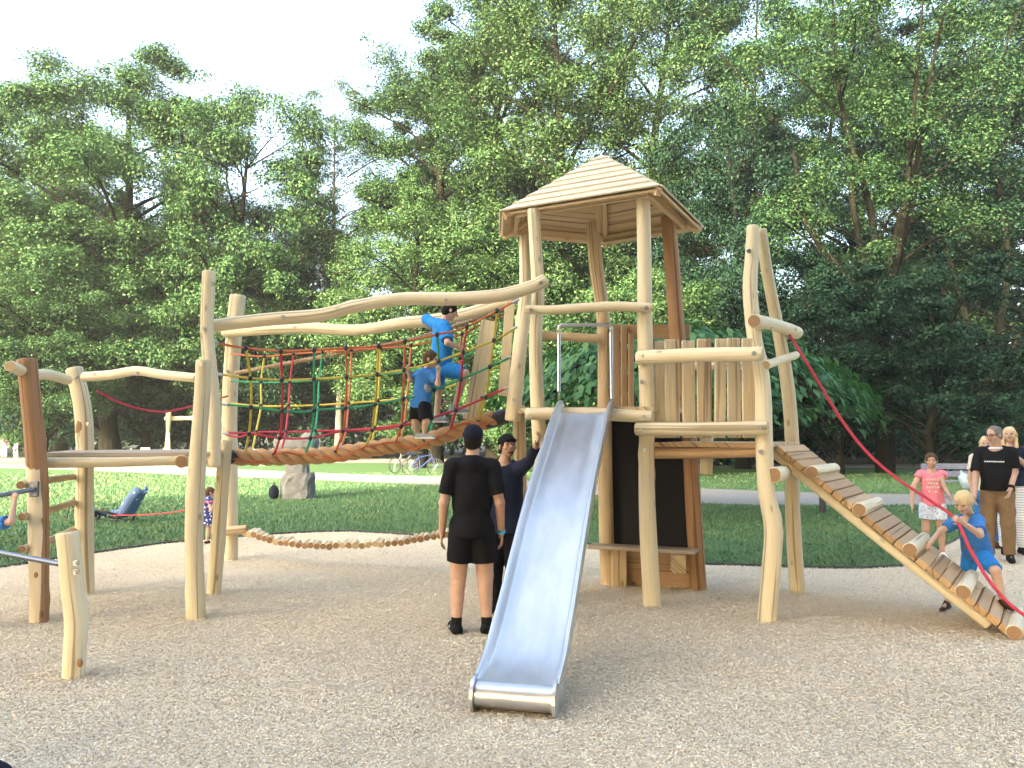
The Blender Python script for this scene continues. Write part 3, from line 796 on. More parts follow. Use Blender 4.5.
# ================================================================ slide
sdn = thing('slide', (0.03, 5.05, 0), 'brushed stainless steel slide with a hoop handrail running down from the tower', 'slide')
d2 = np.array([-.71, -3.0]); Ls = np.linalg.norm(d2); d2 /= Ls; pr = np.array([-d2[1], d2[0]])
if pr[0] < 0: pr = -pr
prof = [(-.03, 1.915), (.04, 1.89), (.14, 1.75), (.29, 1.50), (.49, 1.14), (.66, .765), (.795, .45), (.89, .27), (.955, .205), (1.0, .19), (1.012, .186)]
top2 = np.array([.74, 8.0])
ctr = resample([np.array([*(top2 + d2 * Ls * s), z]) for s, z in prof], .05)
PR = np.array([*pr, 0])
Tn = np.gradient(ctr, axis=0); Tn /= np.linalg.norm(Tn, axis=1)[:, None]
Nn = np.cross(np.broadcast_to(PR, Tn.shape), Tn); Nn *= np.sign(Nn[:, 2:3])
cs = [(-.262, .100), (-.250, .105), (-.238, .08), (-.230, .025), (-.212, .005), (-.12, 0), (0, 0), (.12, 0), (.212, .005), (.230, .025), (.238, .08), (.250, .105), (.262, .100)]
mb = MB(); k = len(ctr); m_ = len(cs)
L = np.concatenate([[0], np.cumsum(np.linalg.norm(np.diff(ctr, axis=0), axis=1))])
hz = np.clip((1 - L / L[-1]) / .14, 0, 1) ** .7 * .94 + .06
for off, flip in ((0, 1), (-.006, -1)):
    V = np.array([[ctr[i] + PR * x + Nn[i] * (z * hz[i] + off) for x, z in cs] for i in range(k)])
    fs = []; uv = []
    for i in range(k - 1):
        for j in range(m_ - 1):
            f = (i * m_ + j, i * m_ + j + 1, (i + 1) * m_ + j + 1, (i + 1) * m_ + j)
            fs.append(f[::flip]); q = [(cs[j][0], L[i]), (cs[j + 1][0], L[i]), (cs[j + 1][0], L[i + 1]), (cs[j][0], L[i + 1])]
            uv.append(q[::flip])
    mb.add(V.reshape(-1, 3), fs, uv, 0, True)
chute = mb.build('chute', 'stainless', sdn)
for sgn in (-1, 1):
    rim = ctr + PR * sgn * .255 + Nn * (.105 * hz)[:, None]
    MB().tube(rim, .014, 10, 0, 0).build('rim', 'stainless', sdn)
    lip = MB()   # outer skirt of the chute side
    q = ctr + PR * sgn * .265
    V = np.concatenate([q + Nn * (.098 * hz)[:, None], q - Nn * .02]); fs = [(i, i + 1, i + 1 + k, i + k) for i in range(k - 1)]
    lip.add(V, fs, None, 0, True); lip.build('side_sheet', 'stainless', chute)
endp = ctr[-1]
rl = MB(); rc = np.array([endp[0], endp[1], .105]); rl.tube(resample([rc - PR * .24, rc + PR * .24], .06), .082, 28, 0, 0); rl.build('end_roll', 'stainless', sdn)
for sgn in (-1, 1):
    mb = MB(); c = rc + PR * sgn * .252
    mb.tube([c - PR * .010, c + PR * .010], .115, 28, 0, 0, smooth=False)
    bk = np.array([-d2[0], -d2[1], 0]); 
    mb.box(c + bk * .12 + np.array([0, 0, -.03]), (.022, .30, .16), np.array([PR, bk, [0, 0, 1]]), bev=.003)
    mb.build('end_plate', 'stainless', sdn)
hp = [P(559, 392, 7.82), P(559, 340, 7.95), P(559, 329, 7.95), P(562, 325.5, 7.95), P(585, 325, 7.95), P(608, 325, 7.95), P(611, 329, 7.95), P(611, 340, 7.95), P(612, 399, 7.82)]
MB().tube(resample(hp, .02), .019, 12, 0, 0).build('handrail', 'steel', sdn)
for sgn, u in ((-1, 559), (1, 611.5)):
    mb = MB(); a = P(u, 331, 7.99); b = P(u, 402, 7.98)
    mb.box(((a + b) / 2) + np.array([0, .09, 0]), (.006, .2, np.linalg.norm(a - b)), bev=.001); mb.build('side_plate', 'steel', sdn)
MB().tube(resample([np.array([*(top2 + d2 * Ls * .70), .0]), np.array([*(top2 + d2 * Ls * .70), .60])], .1), .03, 10, 0, 0).build('support', 'steel', sdn)

# ================================================================ climbing ramp and its rope
rmp = thing('climbing_ramp', (4.1, 6.65, 0), 'sloping plank ramp with round grip logs leading down to the chips on the right', 'ramp')
RA, RB = np.array([2.54, 7.70, 1.585]), np.array([4.10, 6.65, .07])
PV = np.array([.558, .830, 0]); RW = .95
RD = RB - RA; RL = np.linalg.norm(RD); RD /= RL; RN = np.cross(PV, RD); RN *= np.sign(RN[2])
M['plank'] = wood('worn_plank', (.56, .37, .20), (.46, .29, .145), (.27, .16, .075))
M['plankb'] = wood('brown_worn_plank', (.46, .29, .15), (.38, .23, .11), (.22, .125, .06))
def ramp_pt(t, p, h=0): return RA + (RB - RA) * t + PV * p + RN * h
NP = 22
for i in range(NP):
    t = (i + .5) / NP
    mb = MB(); e = random.uniform(-.012, .012)
    mb.box(ramp_pt(t, RW / 2 + e, -.027 + random.uniform(-.003, .003)), (RL / NP - .009, RW, .055), np.array([RD, PV, RN]), bev=.007)
    mb.build('plank', 'plankb' if random.random() < .5 else 'plank', rmp)
for p in (.15, RW - .15):
    logpart('stringer', [ramp_pt(-.02, p, -.10), ramp_pt(.5, p, -.115), ramp_pt(.94, p, -.10)], .052, .05, 'log', rmp, knots=2)
for t in (.17, .385, .6, .81, 1.0):
    logpart('grip_log', [ramp_pt(t, -.02, .008), ramp_pt(t, RW - .03, .008)], .062, .058, 'log', rmp, 'endb', knots=0, rough=.03)
rp = thing('climbing_rope', tuple(P(786, 329, 8.2)), 'long red rope tied to the tall log by the balcony, slanting down past the ramp', 'rope')
rpts = [P(780, 321, 8.25), P(787, 331, 8.18), P(810.6, 369, 8.0), P(839, 416, 7.8), P(865, 450, 7.62), P(895, 477, 7.46), P(928, 499, 7.3), P(955, 519, 7.16), P(970, 549, 6.95), P(988, 579, 6.75), P(1005.5, 600, 6.62), P(1024, 615, 6.5), P(1060, 640, 6.35)]
MB().tube(resample(rpts, .04), .014, 8, 0, 0).build('rope', 'r_red', rp)
MB().tube(resample([P(776, 318, 8.18), P(786, 326, 8.1), P(790, 334, 8.22), P(786, 339, 8.35)], .02), .018, 8, 0, 0).build('shackle', 'steel', rp)

# ================================================================ wobbly log bridge
wl = thing('hanging_log_bridge', tuple(G(246, 557)), 'low sagging chain of short log rounds hung just above the wood chips', 'log bridge')
stub = logpart('stub_log', PTS([(226, 531), (236, 530), (247, 529)], 10.75), .062, .058, 'log2', wl, 'endb')
cpx = [(243, 533), (253, 535), (271, 540.5), (290, 544), (314, 546), (342, 546), (370, 545), (396, 543), (419, 539.5), (443, 535), (470, 529), (500, 522), (516, 518)]
cp = resample(PTS(cpx, (10.75, 9.2)), .01)
cl_ = np.concatenate([[0], np.cumsum(np.linalg.norm(np.diff(cp, axis=0), axis=1))])
nlog = int(cl_[-1] / .092)
for i in range(nlog):
    q = np.array([np.interp((i + .5) * .092, cl_, cp[:, j]) for j in range(3)])
    q[2] += random.uniform(-.008, .008)
    s = random.uniform(-.06, .06); ln = random.uniform(.15, .20)
    logpart('round', [q, q + np.array([s * .5, ln, s * .2 + .02])], random.uniform(.041, .047), None, random.choice(['log', 'log', 'log2']), wl, 'end' if random.random() < .35 else 'endb', n=10, step=.1, knots=0)
for dy in (.04, .12): MB().tube(cp[::6] + np.array([0, dy, 0]), .012, 6, 0, 0).build('chain_rope', 'sleeve', wl)
# ---------------------------------------------------------------- people: signed-distance bodies meshed with surface nets
def nv(a):
    a = np.asarray(a, float); return a / (np.linalg.norm(a) + 1e-12)
class SDF:
    def __init__(s, lo, hi, h):
        s.lo = np.asarray(lo, float); s.h = h
        s.n = np.ceil((np.asarray(hi) - s.lo) / h).astype(int) + 1
        s.D = np.full(s.n, 1.0, np.float32)
    def sub(s, lo, hi):
        a = np.clip(np.floor((np.asarray(lo) - s.lo) / s.h).astype(int), 0, s.n - 1)
        b = np.clip(np.ceil((np.asarray(hi) - s.lo) / s.h).astype(int) + 1, 1, s.n)
        if np.any(b <= a): return None, None
        sl = tuple(slice(a[i], b[i]) for i in range(3))
        ax = [s.lo[i] + s.h * np.arange(a[i], b[i]) for i in range(3)]
        return sl, (ax[0][:, None, None], ax[1][None, :, None], ax[2][None, None, :])
    def put(s, sl, d, k, subtract=False):
        o = s.D[sl]
        if subtract:
            s.D[sl] = np.maximum(o, -d); return
        if k <= 0: s.D[sl] = np.minimum(o, d); return
        hh = np.maximum(k - np.abs(o - d), 0) / k
        s.D[sl] = np.minimum(o, d) - hh * hh * k * .25
    def cone(s, a, b, r1, r2, k=.02, planes=(), sc=None):
        a = np.asarray(a, float); b = np.asarray(b, float); R = max(r1, r2) + k + 2 * s.h
        sl, g = s.sub(np.minimum(a, b) - R, np.maximum(a, b) + R)
        if sl is None: return
        X, Y, Z = g; ab = b - a; l2 = ab.dot(ab) + 1e-12
        t = np.clip(((X - a[0]) * ab[0] + (Y - a[1]) * ab[1] + (Z - a[2]) * ab[2]) / l2, 0, 1)
        d = np.sqrt((X - a[0] - t * ab[0]) ** 2 + (Y - a[1] - t * ab[1]) ** 2 + (Z - a[2] - t * ab[2]) ** 2) - (r1 + (r2 - r1) * t)
        for c, n in planes:
            d = np.maximum(d, (X - c[0]) * n[0] + (Y - c[1]) * n[1] + (Z - c[2]) * n[2])
        s.put(sl, d, k)
    def ell(s, c, r, R=None, k=.02, subtract=False, planes=()):
        c = np.asarray(c, float); r = np.asarray(r, float); R = np.eye(3) if R is None else R
        m = r.max() + k + 2 * s.h
        sl, (X, Y, Z) = s.sub(c - m, c + m)
        if sl is None: return
        dx, dy, dz = X - c[0], Y - c[1], Z - c[2]
        q = [R[i][0] * dx + R[i][1] * dy + R[i][2] * dz for i in range(3)]
        k0 = np.sqrt((q[0] / r[0]) ** 2 + (q[1] / r[1]) ** 2 + (q[2] / r[2]) ** 2)
        k1 = np.sqrt((q[0] / r[0] ** 2) ** 2 + (q[1] / r[1] ** 2) ** 2 + (q[2] / r[2] ** 2) ** 2) + 1e-9
        d = k0 * (k0 - 1) / k1
        for p, n in planes:
            d = np.maximum(d, (X - p[0]) * n[0] + (Y - p[1]) * n[1] + (Z - p[2]) * n[2])
        s.put(sl, d, k, subtract)
    def plane(s, c, n):
        X, Y, Z = [s.lo[i] + s.h * np.arange(s.n[i]) for i in range(3)]
        s.D = np.maximum(s.D, ((X - c[0]) * n[0])[:, None, None] + ((Y - c[1]) * n[1])[None, :, None] + ((Z - c[2]) * n[2])[None, None, :]).astype(np.float32)
    def wrinkle(s, amp, fr, seed):
        r = np.random.default_rng(seed)
        X, Y, Z = [s.lo[i] + s.h * np.arange(s.n[i]) for i in range(3)]
        X, Y, Z = X[:, None, None], Y[None, :, None], Z[None, None, :]
        for _ in range(4):
            d = r.normal(size=3); d *= fr * r.uniform(.6, 1.4) / np.linalg.norm(d); d[2] *= .6
            s.D += (amp / 3 * np.sin(X * d[0] + Y * d[1] + Z * d[2] + r.uniform(0, 6) + 1.2 * np.sin(Z * fr * .35 + X * fr * .3))).astype(np.float32)
    def mesh(s):
        D = s.D; D = np.pad(D, 1, constant_values=1.0)
        ins = D < 0; nx, ny, nz = D.shape
        cnt = np.zeros((nx - 1, ny - 1, nz - 1), np.int8)
        for i in (0, 1):
            for j in (0, 1):
                for k in (0, 1):
                    cnt += ins[i:nx - 1 + i, j:ny - 1 + j, k:nz - 1 + k]
        act = np.argwhere((cnt > 0) & (cnt < 8))
        vid = np.full(cnt.shape, -1, np.int64); vid[tuple(act.T)] = np.arange(len(act))
        acc = np.zeros((len(act), 3)); num = np.zeros(len(act))
        for ax in range(3):
            o = [q for q in range(3) if q != ax]
            for u in (0, 1):
                for v in (0, 1):
                    p0 = np.zeros(3, int); p0[o[0]] = u; p0[o[1]] = v
                    p1 = p0.copy(); p1[ax] = 1
                    d0 = D[tuple((act + p0).T)]; d1 = D[tuple((act + p1).T)]
                    m = (d0 < 0) != (d1 < 0)
                    t = np.where(m, d0 / (d0 - d1 + 1e-12), 0)
                    pt = np.repeat(p0[None].astype(float), len(act), 0); pt[:, ax] = t
                    acc[m] += pt[m]; num[m] += 1
        V = (act + acc / num[:, None] - 1) * s.h + s.lo
        Q = []
        for ax in range(3):
            o = [(ax + 1) % 3, (ax + 2) % 3]
            sl0 = [slice(None)] * 3; sl1 = [slice(None)] * 3
            sl0[ax] = slice(0, -1); sl1[ax] = slice(1, None)
            e = np.argwhere(ins[tuple(sl0)] != ins[tuple(sl1)])
            e = e[(e[:, o[0]] > 0) & (e[:, o[1]] > 0)]
            flip = ins[tuple(e.T)]
            def c(du, dv):
                q = e.copy(); q[:, o[0]] -= du; q[:, o[1]] -= dv
                return vid[tuple(q.T)]
            f = np.stack([c(1, 1), c(0, 1), c(0, 0), c(1, 0)], 1)
            f[~flip] = f[~flip][:, ::-1]
            Q.append(f)
        return V, np.vstack(Q)

def skin_mat(name, c):
    m, nt, b = newmat(name)
    v = coord(nt, 'Object'); n = noise(nt, v, 14, 3)
    nt.links.new(ramp(nt, n, [(.3, tuple(x * .86 for x in c)), (.7, c)]), b.inputs['Base Color'])
    b.inputs['Roughness'].default_value = .5
    b.inputs['Subsurface Weight'].default_value = .12; b.inputs['Subsurface Radius'].default_value = (.02, .008, .004)
    return m
M['skin'] = skin_mat('skin', (.50, .31, .225)); M['skin_tan'] = skin_mat('tanned_skin', (.42, .245, .165)); M['skin_pale'] = skin_mat('fair_skin', (.55, .36, .27))
M['lip'] = simple('lips', (.36, .18, .14), .5); M['eye'] = simple('dark_eye', (.03, .02, .015), .2)
def cloth(name, c, var=.2, ns=30): return simple(name, c, .85, 0, ns, var, .15, .2)
for nm, c in (('c_black', (.0045, .0045, .006)), ('c_navy', (.010, .014, .032)), ('c_blue', (.02, .20, .56)), ('c_royal', (.04, .17, .46)), ('c_khaki', (.20, .13, .07)),
              ('c_white', (.75, .76, .78)), ('c_pink', (.75, .22, .28)), ('c_shoe', (.006, .006, .007)), ('c_grey', (.25, .27, .30)), ('c_dnavy', (.006, .008, .02)),
              ('h_dark', (.012, .009, .007)), ('h_brown', (.085, .05, .028)), ('h_blond', (.56, .45, .27)), ('h_lblond', (.58, .44, .25)), ('h_grey', (.16, .15, .14)), ('c_brown', (.06, .03, .015)), ('c_cyan', (.05, .45, .75)), ('c_cream', (.6, .55, .45))):
    M[nm] = cloth('cloth_' + nm if nm[0] == 'c' else 'hair_' + nm, c, .2, 30 if nm[0] == 'c' else 90)
def pattern_mat(name, base, spot, scale, thr):
    m, nt, b = newmat(name)
    v = coord(nt, 'Object'); vo = nt.nodes.new('ShaderNodeTexVoronoi'); vo.inputs['Scale'].default_value = scale
    nt.links.new(v, vo.inputs['Vector'])
    n = noise(nt, v, scale * 1.4, 2)
    f = math_(nt, 'ADD', vo.outputs['Distance'], math_(nt, 'MULTIPLY', n, .35))
    nt.links.new(ramp(nt, f, [(thr, spot), (thr + .05, base)]), b.inputs['Base Color']); b.inputs['Roughness'].default_value = .85
    return m
M['c_floral'] = pattern_mat('floral_dress', (.02, .03, .16), (.72, .74, .80), 26, .50)
M['c_denimfloral'] = pattern_mat('pale_patterned_denim', (.62, .68, .80), (.18, .26, .45), 30, .42)
def stripe_mat():
    m, nt, b = newmat('white_fine_striped'); v = coord(nt, 'Object')
    w_ = nt.nodes.new('ShaderNodeTexWave'); w_.bands_direction = 'Z'; w_.inputs['Scale'].default_value = 9
    nt.links.new(v, w_.inputs['Vector'])
    nt.links.new(ramp(nt, w_.outputs['Fac'], [(.12, (.35, .42, .55)), (.3, (.78, .79, .82))]), b.inputs['Base Color']); return m
M['c_stripe'] = stripe_mat()

def stand(x, y, yaw, H, legs=.06, arm=.15, z0=0.0, lean=0.0, sw=.105):
    """standing joints; yaw 0 faces +Y (away), right hand on +X side"""
    c, s = math.cos(yaw), math.sin(yaw)
    def T(px, py, pz): return np.array([x + (px * c - py * s) * H, y + (px * s + py * c) * H, z0 + pz * H])
    J = dict(pelvis=T(0, 0, .525), neck=T(lean, 0, .825), head=T(lean, .012, .93), fwd=np.array([-s, c, 0.0]))
    for nm, g in (('R', 1), ('L', -1)):
        J['sh' + nm] = T(g * sw + lean, -.005, .80); J['el' + nm] = T(g * (sw + arm * .28) + lean * .8, -.02, .625); J['wr' + nm] = T(g * (sw + arm * .36), .03, .475)
        J['hip' + nm] = T(g * .05, 0, .49); J['kn' + nm] = T(g * (.045 + legs * .4), .012, .275); J['an' + nm] = T(g * (.035 + legs * .75), -.012, .045)
        J['toe' + nm] = T(g * (.05 + legs * .85), .095, .018)
    return J

def rotm(fwd, up):
    f = nv(fwd); r = nv(np.cross(f, up)); u = np.cross(r, f); return np.array([r, f, u])

class Person:
    def __init__(p, J, H, h, label, skin='skin', hs=None, face=None, build=1.0, loc=None, fat=0.0, group=None):
        p.J, p.H, p.h = J, H, h
        p.hs = hs or .132 * H; p.b = build; p.skin = skin; p.fat = fat
        base = loc if loc is not None else (*((J['anR'] + J['anL'])[:2] / 2), 0)
        p.o = thing('person', tuple(base), label, 'person', group)
        p.up = nv(J['neck'] - J['pelvis']); p.tl = np.linalg.norm(J['neck'] - J['pelvis'])
        r = nv(J['shR'] - J['shL']); p.fw = nv(np.cross(p.up, r)); p.rt = np.cross(p.fw, p.up)
        p.RT = np.array([p.rt, p.fw, p.up])
        hf = nv(face if face is not None else p.fw)
        hu = np.array([0, 0, 1.0]) * .8 + p.up * .2
        p.RH = rotm(hf, hu)
        pts = np.array([v for k, v in J.items() if k != 'fwd'])
        p.lo = pts.min(0) - .17; p.hi = pts.max(0) + .19
    def hd(p, x, y, z): return p.J['head'] + p.RH.T @ (np.array([x, y, z]) * p.hs)
    def tp(p, x, y, t): return p.J['pelvis'] + p.RT.T @ np.array([x * p.H, y * p.H, t * p.tl])
    def torso(p, S, g=0.0, upto=1.1, k=.03):
        H, b = p.H, p.b; f = p.fat
        S.ell(p.tp(0, -.004, .02), np.array([.090 * b, .068 * b, .072]) * H + g, p.RT, k)
        S.ell(p.tp(0, .002 + f * .02, .33), np.array([.080 * b + f * .01, .060 * b + f * .025, .10]) * H + g, p.RT, k)
        S.ell(p.tp(0, .004, .66), np.array([.093 * b, .064 * b, .11]) * H + g, p.RT, k)
        a, c = p.J['shR'], p.J['shL']
        S.cone(a + (c - a) * .1, c + (a - c) * .1, .035 * H * b + g, .035 * H * b + g, k)
        S.cone(p.tp(0, -.008, .93), p.J['neck'] + p.up * .01 * H, .047 * H + g, .036 * H + g, k)
    def limb(p, S, a, m, e, r, g=0, k=.015):
        S.cone(p.J[a], p.J[m], r[0] * p.H + g, r[1] * p.H + g, k); S.cone(p.J[m], p.J[e], r[1] * p.H + g, r[2] * p.H + g, k)
    def hand(p, S, side, fdir=None, palm=None, curl=.35, thumb=1.0):
        J = p.J; w = J['wr' + side]; f = nv(fdir if fdir is not None else w - J['el' + side])
        n = palm if palm is not None else (-p.rt if side == 'R' else p.rt)
        n = nv(n - f * np.dot(n, f)); l = np.cross(f, n) if side == 'R' else np.cross(n, f)
        if np.dot(l, p.fw) < -.2 and palm is None: l = -l
        s = p.H * .106 / .19
        for i, L in enumerate((.072, .080, .074, .058)):
            off = .031 - i * .0207
            kp = w + f * (.092 - abs(i - 1.3) * .004) * s + l * off * s
            S.cone(w + f * .015 * s + l * off * .55 * s, kp, .0145 * s, .0105 * s, .008)
            q = kp; d = f.copy(); c = curl * (1 + .12 * i)
            dd = nv(f + l * (off * 2.2))
            d = dd
            for seg, fr in enumerate((.45, .31, .24)):
                ang = c * (seg + .6)
                d = dd * math.cos(ang) + n * math.sin(ang)
                q2 = q + d * L * fr * s; S.cone(q, q2, (.0088 - seg * .0008) * s, (.0082 - seg * .0010) * s, .003); q = q2
        b0 = w + f * .022 * s + l * .026 * s
        b1 = b0 + nv(f * .6 + l * .75 * thumb + n * .25) * .042 * s; b2 = b1 + nv(f * .85 + l * .25 + n * .35) * .034 * s
        S.cone(b0, b1, .0135 * s, .0105 * s, .006); S.cone(b1, b2, .0102 * s, .008 * s, .003)
        return w + f * .09 * s + n * .02 * s
    def body(p, curlR=.35, curlL=.35, fR=None, fL=None, pR=None, pL=None, arm_r=(.030, .0245, .0165), leg_r=(.052, .036, .022), calf=True, neck=True):
        J, H, hs = p.J, p.H, p.hs
        S = SDF(p.lo, p.hi, p.h); p.S = S
        p.torso(S)
        S.cone(J['neck'] - p.up * .02 * H, p.hd(0, -.12, -.2), .033 * H * p.b, .030 * H * p.b, .02)
        for s in 'RL':
            p.limb(S, 'sh' + s, 'el' + s, 'wr' + s, arm_r); p.limb(S, 'hip' + s, 'kn' + s, 'an' + s, leg_r)
            if calf:
                k_, a_ = J['kn' + s], J['an' + s]; ax = nv(a_ - k_)
                fwd = nv(J['toe' + s] - a_); fwd = nv(fwd - ax * fwd.dot(ax))
                S.cone(k_ + (a_ - k_) * .18 - fwd * .012 * H, k_ + (a_ - k_) * .5 - fwd * .010 * H, .030 * H, .024 * H, .02)
            S.cone(J['an' + s], J['toe' + s], .020 * H, .014 * H, .01)
        p.hand(S, 'R', fR, pR, curlR); p.hand(S, 'L', fL, pL, curlL)
        # head
        RH = p.RH
        S.ell(p.hd(0, -.04, .11), np.array([.335, .415, .375]) * hs, RH, .01)
        S.ell(p.hd(0, .10, -.16), np.array([.255, .285, .315]) * hs, RH, .015)
        S.ell(p.hd(0, .245, -.385), np.array([.11, .10, .085]) * hs, RH, .012)
        S.ell(p.hd(0, .31, .10), np.array([.22, .08, .055]) * hs, RH, .008)
        for g in (-1, 1):
            S.ell(p.hd(g * .19, .27, -.12), np.array([.10, .09, .09]) * hs, RH, .008)
            S.ell(p.hd(g * .345, -.02, -.02), np.array([.035, .085, .125]) * hs, RH, .004)
            S.ell(p.hd(g * .145, .40, .02), np.array([.075, .055, .042]) * hs, RH, 0, True)
        S.cone(p.hd(0, .375, .03), p.hd(0, .47, -.115), .038 * hs, .062 * hs, .008)
        S.ell(p.hd(0, .37, -.245), np.array([.105, .03, .03]) * hs, RH, .004)
        V, Q = S.mesh(); c = V[Q].mean(1)
        loc = (c - p.J['head']) @ RH.T / hs
        lip = (np.abs(loc[:, 0]) < .12) & (loc[:, 1] > .34) & (np.abs(loc[:, 2] + .245) < .04)
        npmesh('body', V, Q, [p.skin, 'lip'], p.o, True, mi=lip.astype(int))
        for g in (-1, 1):
            E = SDF(p.hd(g * .145, .36, .02) - .03, p.hd(g * .145, .36, .02) + .03, .0022)
            E.ell(p.hd(g * .145, .352, .02), np.array([.046, .03, .022]) * hs, RH, 0); V, Q = E.mesh(); npmesh('eye', V, Q, 'eye', p.o, True)
        return p
    def brows(p, mat):
        for g in (-1, 1):
            c = p.hd(g * .15, .375, .115); E = SDF(c - .04, c + .04, .003)
            E.cone(p.hd(g * .07, .385, .105), p.hd(g * .23, .345, .12), .016 * p.hs, .012 * p.hs, 0); V, Q = E.mesh(); npmesh('eyebrow', V, Q, mat, p.o, True)
        return p
    def hair(p, mat, style='short', vol=1.0, seed=1, name='hair'):
        hs, RH = p.hs, p.RH
        lo = p.J['head'] - hs * 1.6; hi = p.J['head'] + hs * 1.1
        S = SDF(lo, hi, p.h * .8)
        S.ell(p.hd(0, -.055, .13), np.array([.365, .435, .40]) * hs * vol, RH, 0)
        if style in ('short', 'crop'):
            S.ell(p.hd(0, -.22, -.10), np.array([.30, .24, .28]) * hs, RH, .02)
        if style == 'bun': S.ell(p.hd(0, -.5, .15), np.array([.14, .14, .14]) * hs, RH, .01); S.ell(p.hd(0, -.22, -.10), np.array([.31, .24, .25]) * hs, RH, .02)
        if style == 'long':
            for g in (-1, 1):
                S.cone(p.hd(g * .3, -.05, .0), p.hd(g * .36, .04, -.75), .13 * hs, .10 * hs, .03)
            S.cone(p.hd(0, -.25, .0), p.hd(0, -.25, -.7), .26 * hs, .22 * hs, .03)
        if style == 'pony':
            S.ell(p.hd(0, -.22, -.10), np.array([.31, .24, .25]) * hs, RH, .02)
            S.cone(p.hd(0, -.45, .05), p.hd(.05, -.5, -.55), .11 * hs, .05 * hs, .02)
        S.ell(p.hd(0, .42, -.17), np.array([.30 if style != 'long' else .27, .36, .42]) * hs, RH, 0, True)
        if style == 'crop': S.ell(p.hd(0, .45, .05), np.array([.36, .40, .36]) * hs, RH, 0, True)
        for g in (-1, 1): S.ell(p.hd(g * .38, .0, -.06), np.array([.07, .10, .14]) * hs, RH, 0, True)
        S.wrinkle(.0045 * hs / .23, 120, seed)
        V, Q = S.mesh(); npmesh(name, V, Q, mat, p.o, True); return p
    def cap(p, mat, brim=True):
        hs, RH = p.hs, p.RH; S = SDF(p.J['head'] - hs * 1.0, p.J['head'] + hs * 1.1, p.h * .8)
        n = RH[2] * -1
        S.ell(p.hd(0, -.05, .16), np.array([.385, .46, .40]) * hs, RH, 0, planes=[(p.hd(0, 0, .13), n)])
        if brim:
            S.ell(p.hd(0, .42, .15), np.array([.27, .34, .035]) * hs, RH, .01)
        V, Q = S.mesh(); npmesh('cap', V, Q, mat, p.o, True); return p
    def tee(p, mat, hem=-.05, sleeve=.62, g=.014, name='shirt', open_=False, flare=.0, necky=.97, sr=1.55, extra=None, wr=.006):
        J, H = p.J, p.H; S = SDF(p.lo, p.hi, p.h)
        p.torso(S, g, k=.04)
        S.ell(p.tp(0, .002, .33), np.array([.087 * p.b, .065 * p.b + p.fat * .02, .15]) * H + g, p.RT, .04)
        S.ell(p.tp(0, -.003, hem), np.array([.094 * p.b, .074 * p.b + p.fat * .012, .13]) * H + g, p.RT, .04)
        if flare: S.ell(p.tp(0, 0, hem + .1), np.array([.10 * p.b + flare, .075 * p.b + flare, .09]) * H, p.RT, .05)
        for s in 'RL':
            a, b = J['sh' + s], J['el' + s]
            if sleeve <= 1:
                e = a + (b - a) * sleeve; n = nv(b - a)
                S.cone(a, a + (b - a) * (sleeve + .15), .031 * H * p.b + g, .0245 * H * sr, .02, planes=[(e, n)])
            else:
                S.cone(a, b, .031 * H * p.b + g, .030 * H + .004, .02)
                e = b + (J['wr' + s] - b) * min(1, sleeve - 1); n = nv(J['wr' + s] - b)
                S.cone(b, J['wr' + s], .030 * H, .024 * H, .012, planes=[(e, n)])
        S.plane(p.tp(0, 0, hem), -p.up)
        S.ell(p.tp(0, .03, necky + .14), np.array([.058, .075, .05]) * H, p.RT, 0, True)
        S.ell(J['head'] , np.array([.3, .42, .5]) * p.hs, p.RH, 0, True)
        S.wrinkle(wr, 34, int(H * 1000))
        V, Q = S.mesh(); return npmesh(name, V, Q, mat, p.o, True)
    def legs(p, mat, upto=.9, g=.02, top=.22, name='shorts', r=(.056, .044, .030), hemflare=.0, wr=.005):
        """upto <=1 part of thigh, 1..2 down the shin"""
        J, H = p.J, p.H; S = SDF(p.lo, p.hi, p.h)
        tpl = [(p.tp(0, 0, top), p.up)]
        S.ell(p.tp(0, -.004, .02), np.array([.090 * p.b, .068 * p.b, .075]) * H + g * .7, p.RT, .03, planes=tpl)
        S.ell(p.tp(0, 0, .2), np.array([.084 * p.b, .062 * p.b, .06]) * H + g * .6, p.RT, .03, planes=tpl)
        for s in 'RL':
            a, b, c = J['hip' + s], J['kn' + s], J['an' + s]
            if upto <= 1:
                e = a + (b - a) * upto
                S.cone(a, e + (b - a) * .12, r[0] * H * p.b + g, r[1] * H * p.b + g + hemflare, .02, planes=[(e, nv(b - a))])
            else:
                S.cone(a, b, r[0] * H * p.b + g, r[1] * H + g, .02)
                e = b + (c - b) * (upto - 1)
                S.cone(b, c, r[1] * H + g, r[2] * H + g, .02, planes=[(e, nv(c - b))])
        S.wrinkle(wr, 38, int(H * 777))
        V, Q = S.mesh(); return npmesh(name, V, Q, mat, p.o, True)
